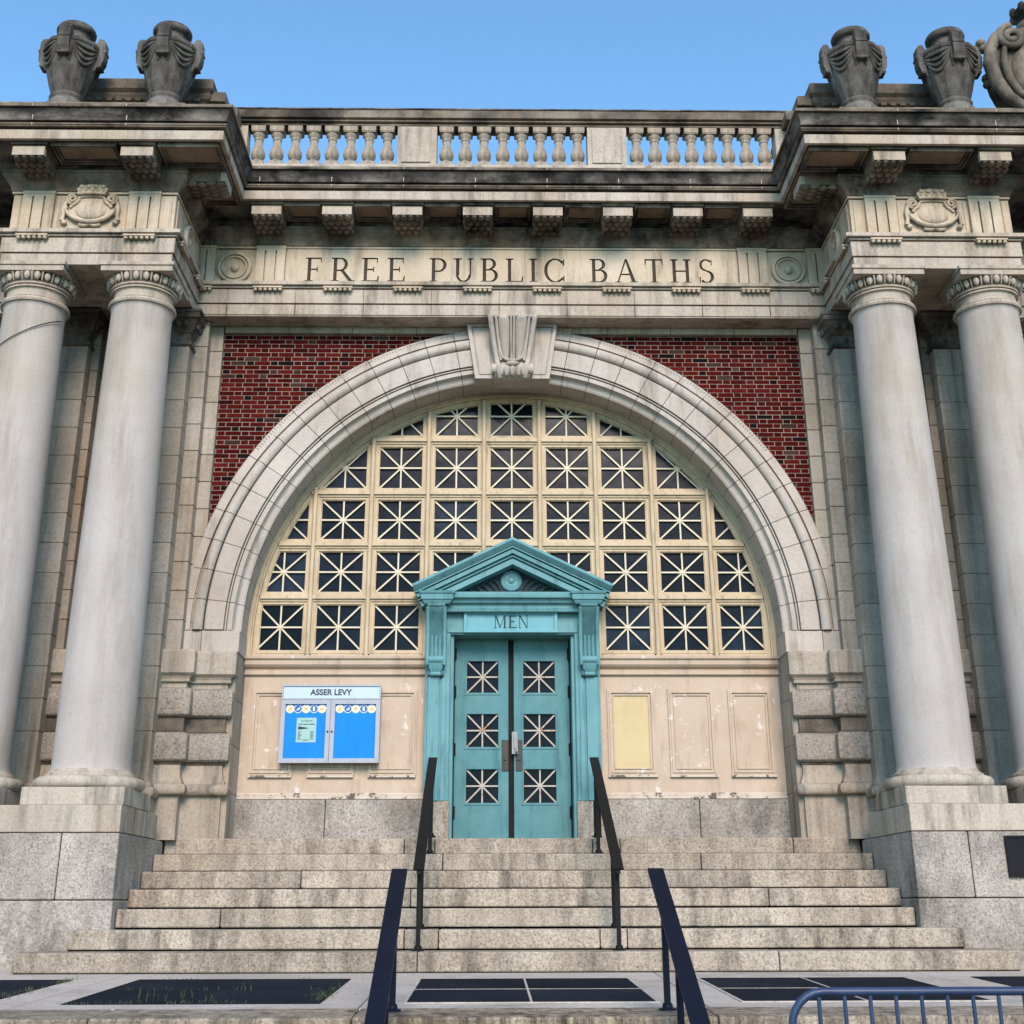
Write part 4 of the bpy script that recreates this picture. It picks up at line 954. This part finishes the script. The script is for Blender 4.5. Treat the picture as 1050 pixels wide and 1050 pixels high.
# coffers between the mutules
def coffer(x0, x1, y0, y1):
    b = MB(); P = rectp(x0, x1, y0, y1)
    v = lambda o, i, z0, z1: None
    for d0, d1, z0 in ((0, .026, 7.145), (.026, .036, 7.175), (.036, .055, 7.16)):
        q = MB(); frame_between(q, inset(P, d0), inset(P, d1), z0, 7.201); b.add(q, lambda p: (p[0], p[2], p[1]))
    q = MB(); q.prism(inset(P, .054), 7.188, 7.201); b.add(q, lambda p: (p[0], p[2], p[1]), m=1)
    b.build('coffer', ['lime_soot', 'soffit'], CO)
for i in range(-4, 3):
    xc = (i + 1) * .8415; coffer(xc - .215, xc + .215, -.755, -.36)
for s in (-1, 1):
    a, c = sorted((s * 4.40, s * 5.12)); coffer(a, c, -2.035, -1.64)
    a, c = sorted((s * 3.27, s * 3.94)); coffer(a, c, -2.035, -1.58)
    a, c = sorted((s * 3.27, s * 3.68)); coffer(a, c, -1.11, -.73)

# ---- balustrade
BA = part('balustrade', (0, -.35, 7.66)); yb = -.36
b = MB(); b.sweep([(-3.6, yb), (3.6, yb)], [(-.14, 7.62), (.165, 7.62), (.165, 7.745), (.155, 7.757), (.125, 7.77), (.12, 7.79), (.12, 7.885), (.11, 7.90), (-.12, 7.903)], close=True); b.build('plinth', 'lime', BA, smooth=18)
b = MB(); b.sweep([(-3.9, yb), (3.9, yb)], [(-.13, 8.470), (.095, 8.470), (.10, 8.487), (.08, 8.492), (.08, 8.503), (.125, 8.512), (.13, 8.527), (.105, 8.532), (.105, 8.543), (.15, 8.555), (.152, 8.655), (.14, 8.67), (-.14, 8.68)], close=True); b.build('handrail', 'lime_soot', BA, smooth=18)
b = MB(); b.sweep([(-3.9, yb), (3.9, yb)], [(-.14, 8.681), (.158, 8.672), (.155, 8.69), (-.14, 8.70)], close=True); b.build('rail_flashing', 'lime_black', BA)
for x0, x1 in ((-1.437, -.942), (.942, 1.437), (-3.75, -3.312), (3.312, 3.75)):
    b = MB(); b.box(x0, x1, yb - .085, yb + .12, 7.89, 8.475); P = rectp(x0 + .058, x1 - .075, 7.94, 8.43); b.prism(P, yb - .104, yb - .08); b.build('pedestal', 'lime', BA, bevel=.006)
bprof = [(.062, .06), (.070, .075), (.062, .092), (.05, .10), (.062, .115), (.082, .145), (.091, .185), (.086, .225), (.066, .275), (.052, .32), (.048, .36), (.050, .385), (.058, .39), (.058, .405), (.05, .41), (.056, .43), (.076, .455), (.08, .475), (.072, .485)]
bal0 = None
for bay in range(3):
    for i in range(8):
        x = (-3.180 + .2305 * i, -.822 + .235 * i, 1.567 + .2305 * i)[bay]
        if bal0 is None:
            q = MB(); q.lathe(bprof, (0, 0, 0), 20); q.box(-.085, .085, -.085, .085, .0, .0595); q.box(-.085, .085, -.085, .085, .4865, .5)
            q.box(-.09, .09, -.09, .09, .5005, .5705)
            off = Vector((x, yb, 7.90))
            bal0 = q.build('baluster', 'lime', None, smooth=40); bal0.parent = BA; bal0.location = off - world_loc(BA)
        else:
            c = bal0.copy(); col.objects.link(c); c.parent = BA; c.location = Vector((x, yb, 7.90)) - world_loc(BA)

# ---- attic blocks, blocking course
for s in (-1, 1):
    e = part('attic_block', (s * 4.7, -.5, 7.6))
    b = MB(); b.box(s * 3.85, s * 6.9, -1.45, -.3, 7.62, 8.12); b.box(s * 6.9, s * 9, -.5, -.2, 7.62, 8.12); b.build('blocking_course', 'lime_soot', e, bevel=.012)
    pth = [(3.80, .3), (3.80, -.72), (5.55, -.72), (5.55, .3)]
    if s < 0: pth = [(-x, y) for x, y in reversed(pth)]
    b = MB(); b.sweep(pth, [(-.3, 8.12), (.05, 8.12), (.05, 8.36), (.02, 8.38), (.0, 8.39), (.0, 8.58), (.01, 8.60), (.05, 8.63), (.07, 8.68), (.05, 8.70), (.05, 8.72), (.09, 8.76), (.09, 8.89), (.06, 8.92), (-.6, 8.94)]); b.build('block', 'lime_soot', e, smooth=18)
    b = MB(); b.box(s * 3.60, s * 3.80, -.70, .2, 7.6, 8.62); b.box(s * 3.56, s * 3.80, -.74, .2, 8.62, 8.76); b.box(s * 3.46, s * 3.60, -.68, .2, 7.6, 8.42); b.box(s * 3.40, s * 3.60, -.72, .2, 8.42, 8.55); b.box(s * 3.5, s * 3.80, -.3, .2, 7.6, 8.6)
    b.build('stepped_end', 'lime_soot', e, bevel=.012)
    b = MB()
    for i in range(14): x = 3.86 + .12 * i; b.box(s * x, s * (x + .07), -.80, -.77, 8.585, 8.63)
    b.build('dentils', 'lime_soot', e)

# ------------------------------------------------------------------ roof urns
def make_urn(loc, label):
    e = empty('stone_urn', loc, label, 'urn', 'stone urns on the cornice')
    L = Vector(loc); T = lambda p: (p[0] + L.x, p[1] + L.y, p[2] + L.z)
    q = MB(); q.lathe([(.245, .0), (.245, .07), (.225, .075), (.222, .10), (.20, .125), (.192, .15), (.205, .17), (.212, .19), (.20, .21), (.185, .225)], (0, 0, 0), 32)
    b = MB(); b.add(q, T); b.build('foot', 'urn', e, smooth=40)
    q = MB(); q.lathe([(.18, .22), (.198, .25), (.248, .40), (.292, .56), (.322, .71), (.334, .80), (.334, .845), (.345, .85), (.352, .875), (.345, .905), (.325, .915), (.29, .935), (.235, .965), (.205, .985), (.20, 1.0)], (0, 0, 0), 12)
    b = MB(); b.add(q, T); b.build('body', 'urn', e, smooth=24)
    q = MB(); q.lathe([(.20, .99), (.172, 1.02), (.165, 1.07), (.172, 1.10), (.212, 1.115), (.232, 1.135), (.236, 1.165), (.225, 1.19), (.22, 1.20), (.215, 1.185), (.15, 1.10), (.01, 1.08)], (0, 0, 0), 32)
    b = MB(); b.add(q, T); b.build('rim', 'lime_black', e, smooth=40)
    for k in range(4):
        a = k * math.pi / 2 - math.pi / 2; ca, sa = math.cos(a), math.sin(a)
        q = MB(); hp = [(.29, .62), (.365, .63), (.375, .65), (.362, .66), (.39, .72), (.398, .80), (.395, .84), (.408, .845), (.408, .875), (.395, .88), (.392, .99), (.36, 1.03), (.31, 1.035), (.29, .98), (.24, .93), (.25, .75)]
        q.prism(hp, -.07, .07, f=lambda u, v, w: (u, w, v)); q.box(.30, .372, -.078, .078, .638, .655)
        b = MB(); b.add(q, lambda p: T((p[0] * ca - p[1] * sa, p[0] * sa + p[1] * ca, p[2]))); b.build('handle', 'urn', e, bevel=.008)
    q = MB()
    for k in range(4):
        for j in range(4):
            pts = []
            for i in range(11):
                u = i / 10; a = k * math.pi / 2 - math.pi / 2 + .24 + (math.pi / 2 - .48) * u; dz = (.045 + .06 * j) * math.sin(math.pi * u); z = .825 - dz - .012 * j; r = .318 - .22 * max(0, .80 - z) + .016 + .008 * math.sin(math.pi * u)
                pts.append((r * math.cos(a), r * math.sin(a), z))
            q.tube(pts, [.011 + .013 * math.sin(math.pi * i / 10) for i in range(11)], 6)
        for sd in (.2, math.pi / 2 - .2):
            a = k * math.pi / 2 - math.pi / 2 + sd; q.tube([(.335 * math.cos(a), .335 * math.sin(a), .82), (.325 * math.cos(a), .325 * math.sin(a), .70), (.295 * math.cos(a), .295 * math.sin(a), .58)], [.022, .03, .010], 6)
    b = MB(); b.add(q, T); b.build('garland', 'urn', e, smooth=50)
    return e
UZ = 8.12
u0 = make_urn((-5.335, -1.18, UZ), 'garlanded stone urn above the leftmost column, farthest left on the skyline')
dup(u0, (-4.165, -1.18, UZ), 'garlanded stone urn beside the left end of the balustrade')
dup(u0, (4.165, -1.18, UZ), 'garlanded stone urn beside the right end of the balustrade')
dup(u0, (5.335, -1.18, UZ), 'garlanded stone urn standing next to the scrolled roof cartouche')

# scrolled cartouche on the roof at the right edge
e = empty('roof_cartouche', (6.42, -1.3, 8.12), 'large scrolled stone cartouche on the cornice at the right edge of the roof', 'cartouche')
cx, cz_, y = 6.42, 8.72, -1.3
b = MB(); out = [(cx + .58 * math.cos(R(a)) * (1 + .08 * math.sin(R(a))), cz_ + .66 * math.sin(R(a))) for a in range(0, 360, 12)]
b.prism(out, y - .05, y + .3); b.ball((cx, y - .03, cz_), .40, .14, .48, 28, 14); b.build('body', 'lime_soot', e, smooth=45)
for sd in (-1, 1):
    b = MB()
    b.tube([(cx + sd * r_, y - .08, z_) for r_, z_ in ((.30, 8.16), (.50, 8.32), (.62, 8.55), (.66, 8.80), (.62, 9.02), (.54, 9.18), (.42, 9.28))], [.05, .075, .085, .085, .075, .065, .05], 12)
    b.tube([(cx + sd * r_, y - .12, z_) for r_, z_ in ((.18, 8.20), (.36, 8.34), (.47, 8.55), (.50, 8.80), (.47, 9.0))], [.03, .045, .05, .045, .03], 10)
    sp = spiral((cx + sd * .36, 9.15), .17, 1.7, a0=math.pi * (.5), d=-sd); b.tube([(u, y - .12, v) for u, v in sp], .045, 10)
    for i in range(9): a = R(20 + 18 * i); b.ball((cx + sd * (.60 + .08 * math.sin(i)), y + .05, 8.5 + .085 * i), .06, .07, .055)
    b.build('scroll', 'lime_soot', e, smooth=50)
b = MB(); b.lathe([(.14, 9.25), (.20, 9.35), (.22, 9.5), (.16, 9.62), (.10, 9.66), (.19, 9.72), (.21, 9.77), (.16, 9.84), (.08, 9.92)], (cx + .08, y + .25, 0), 20)
for i in range(8): a = i * math.pi / 4; b.ball((cx + .08 + .19 * math.cos(a), y + .25 + .19 * math.sin(a), 9.79), .05, .05, .075)
b.build('finial', 'lime_black', e, smooth=40)

# ------------------------------------------------------------------ notice board
NBD = empty('notice_board', (-2.04, .43, .8), 'aluminium double notice board with blue backing and a white header, hung on the left panelling', 'notice board')
y = .43
b = MB()
def fr(x0, x1, z0, z1, d, ya, yb_): P = rectp(x0, x1, z0, z1); frame_between(b, P, inset(P, d), ya, yb_)
fr(-2.592, -1.480, 1.497, 1.660, .016, y - .01, y + .08)
b.box(-2.592, -1.486, y + .02, y + .10, .81, 1.66)
b.build('case', 'alu', NBD, bevel=.003)
for x0, x1 in ((-2.592, -2.040), (-2.036, -1.484)):
    d = empty('glazed_door', (x0, y, .81), parent=NBD)
    b = MB(); fr(x0, x1, .808, 1.494, .048, y - .012, y + .03); 
    b.box(x0 + .03 if x0 < -2.3 else x0 + .015, (x0 + .03 if x0 < -2.3 else x0 + .015) + .001, y - .0125, y - .01, 1.0, 1.001); b.build('door_frame', 'alu', d, bevel=.004)
    b = MB(); b.box(x0 + .047, x1 - .047, y + .012, y + .0195, .855, 1.447); b.build('backing', 'board_blue', d)
    b = MB(); cxs = [x0 + .078 + .0895 * i + (.009 if i else 0) for i in range(5)]
    for i in range(5):
        c = x0 + .098 + (x1 - x0 - .196) * i / 4; z = 1.396; yy = y + .010
        disc_ = lambda r, k=20: [(c + r * math.cos(2 * math.pi * a / k), z + r * math.sin(2 * math.pi * a / k)) for a in range(k)]
        b.prism(disc_(.047), yy, yy + .001, 3); inner = (0, 2, 0, 2, 3)[i]; b.prism(disc_(.040), yy - .001, yy + .0001, 0 if i != 1 and i != 3 else 2)
        mm = 1 if i not in (1, 3) else 3
        if i == 0: b.prism([(c - .022, z - .02), (c + .002, z - .026), (c + .024, z + .018), (c + .004, z + .024)], yy - .002, yy - .0009, mm)
        elif i == 1: b.prism([(c - .024, z - .018), (c + .014, z - .01), (c + .024, z + .02), (c + .004, z + .008)], yy - .002, yy - .0009, mm)
        elif i == 2: b.prism([(c + .02 * math.cos(k * 1.2566 + .3), z + .02 * math.sin(k * 1.2566 + .3)) for k in range(5)], yy - .002, yy - .0009, mm)
        elif i == 3: b.prism([(c - .010, z - .026), (c + .012, z - .022), (c + .008, z + .026), (c - .012, z + .02)], yy - .002, yy - .0009, mm)
        else:
            b.prism([(c - .022, z - .014), (c + .022, z - .014), (c + .026, z + .006), (c - .026, z + .006)], yy - .002, yy - .0009, mm)
    b.build('emblem_strip', ['disc_cream', 'disc_orange', 'disc_navy', 'disc_white'], d)
    b = MB(); kx = x1 - .022 if x0 < -2.3 else x0 + .022; b.tube([(kx, y - .012, 1.145), (kx, y - .022, 1.145)], .011, 12); b.build('lock', 'ink', d)
b = MB(); b.box(-2.575, -1.497, y + .004, y + .015, 1.515, 1.643); b.build('header_panel', 'board_white', NBD)
cu = bpy.data.curves.new('lettering', 'FONT'); cu.body = 'ASSER LEVY'; cu.size = .083; cu.extrude = .001; cu.offset = .0022; cu.align_x = 'CENTER'; cu.align_y = 'CENTER'
to = bpy.data.objects.new('lettering_curve', cu); col.objects.link(to); bpy.context.view_layer.update()
tm = bpy.data.meshes.new_from_object(to.evaluated_get(bpy.context.evaluated_depsgraph_get())); bpy.data.objects.remove(to)
xs_ = [v.co.x for v in tm.vertices]; k_ = .468 / (max(xs_) - min(xs_))
ys_ = [v.co.y for v in tm.vertices]; yc_ = (max(ys_) + min(ys_)) / 2
tb = MB(); vi = tb.verts([((v.co.x) * k_ - 2.044, y + .0018 - v.co.z, (v.co.y - yc_) * k_ * 1.0 + 1.579) for v in tm.vertices])
for p in tm.polygons: tb.face([vi + i for i in p.vertices])
tb.build('lettering', 'ink', NBD)
b = MB(); x0, x1, z0, z1 = -2.412, -2.192, 1.03, 1.297; b.box(x0, x1, y + .008, y + .0115, z0, z1)
def ink(a, c, d, e_, mm=1): b.box(x0 + a * (x1 - x0), x0 + c * (x1 - x0), y + .0068, y + .0085, z0 + d * (z1 - z0), z0 + e_ * (z1 - z0), mm)
for a, c, d, e_ in ((.22, .36, .855, .885), (.40, .62, .855, .885), (.66, .80, .855, .885), (.10, .30, .72, .755), (.34, .60, .72, .755), (.64, .92, .72, .755)): ink(a, c, d, e_)
b.prism([(x0 + .02, z0 + .175), (x0 + .02, z0 + .138), (x0 + .13, z0 + .150), (x0 + .13, z0 + .158)], y + .0068, y + .0085, 1)
for i in range(7):
    ink(.08, .28 - .04 * (i % 3), .12 + .05 * i, .14 + .05 * i); ink(.70, .90 - .03 * (i % 2), .12 + .05 * i, .14 + .05 * i)
ink(.36, .64, .08, .11)
b.build('poster', ['poster', 'ink'], NBD, label='pale green paper notice with dark print')

# plaque on the right pedestal
PQ = empty('plaque', (5.1, -1.76, -.25), 'dark bronze plaque fixed to the right granite pedestal at the picture edge', 'plaque')
b = MB(); P = rectp(4.522, 5.45, -.436, -.072); frame_between(b, P, inset(P, .022), -1.782, -1.755); b.build('frame', 'bronze', PQ, bevel=.003)
b = MB(); b.prism(inset(P, .02), -1.772, -1.755); b.build('plate', 'bronze', PQ)

# ------------------------------------------------------------------ handrails
def handrail(label, s, x, top, end, posts, mat, w=.048, t=.022, foot=None):
    e = empty('handrail', (s * x, posts[0][0], posts[0][1]), label, 'handrail', 'flat-topped iron handrails on the steps')
    (ya, za), (yb_, zb) = top, end
    dy, dz = yb_ - ya, zb - za; L = math.hypot(dy, dz); ny, nz = dz / L * t, -dy / L * t
    b = MB(); b.prism([(ya, za), (yb_, zb), (yb_ - ny, zb - nz), (ya - ny, za - nz)], s * x - w, s * x + w, f=lambda u, v, q: (q, u, v))
    b.prism([(ya, za - .026), (yb_, zb - .026), (yb_, zb - .05), (ya, za - .05)], s * x - .018, s * x + .018, f=lambda u, v, q: (q, u, v))
    b.build('rail', mat, e, bevel=.003)
    for (py, pz) in posts:
        zt = za + (py - ya) / dy * dz - .03
        b = MB(); b.box(s * x - .019, s * x + .019, py - .019, py + .019, pz, zt); b.build('post', mat, e, bevel=.002)
        b = MB(); b.lathe([(.055, 0), (.055, .012), (.034, .018), (.03, .04), (.021, .045)], (s * x, py, pz), 16); b.build('foot', mat if not foot else foot, e, smooth=40)
for s, lb in ((-1, 'left'), (1, 'right')):
    handrail('black iron handrail beside the %s door jamb, on the upper steps' % lb, s, .868, (.02, .825), (-2.42, -.365), [(.13 - .25, 0.0 + .0), (-.27, -.1715), (-1.88, -.858), (-2.27, -1.029)], 'rail')
    handrail('navy painted handrail on the %s of the lower steps, nearest the street' % lb, s, .846, (-5.28, -.44), (-8.35, -1.90), [(-5.62, zpave(-5.62)), (-6.2, zc - .167), (-7.1, zc - .167 * 4 + .0), (-8.0, -2.1)], 'rail_blue', w=.052)

# ------------------------------------------------------------------ street barrier
e = empty('crowd_barrier', (2.2, -8.7, -2.1), 'blue-grey steel crowd barrier with upright bars at the lower right edge', 'barrier')
X0, X1, ZT, ZB, Y = .955, 3.2, -.999, -1.95, -8.7
def rp_(r):
    p = []
    for (cx_, cz2, a0) in ((X1 - r, ZT - r, 0), (X0 + r, ZT - r, 90), (X0 + r, ZB + r, 180), (X1 - r, ZB + r, 270)):
        for i in range(7): a = R(a0 + 15 * i); p.append((cx_ + r * math.cos(a), Y, cz2 + r * math.sin(a)))
    return p
b = MB(); b.tube(rp_(.13), .0165, 12, closed=True); b.build('frame', 'barrier', e, smooth=50)
n = 20; 
for i in range(n):
    x = 1.173 + .1035 * (i - 1)
    if x > X1 - .05: break
    b = MB(); zt_ = ZT if x > X0 + .13 else ZT - .02; b.tube([(x, Y, ZB), (x, Y, zt_)], .0085, 8); b.build('bar', 'barrier', e, smooth=50)
for x in (1.35, 2.8):
    b = MB(); b.tube([(x, Y, ZB), (x, Y, ZB - .1)], .017, 8); b.box(x - .03, x + .03, Y - .32, Y + .32, -2.1, -2.06); b.build('foot', 'barrier', e)
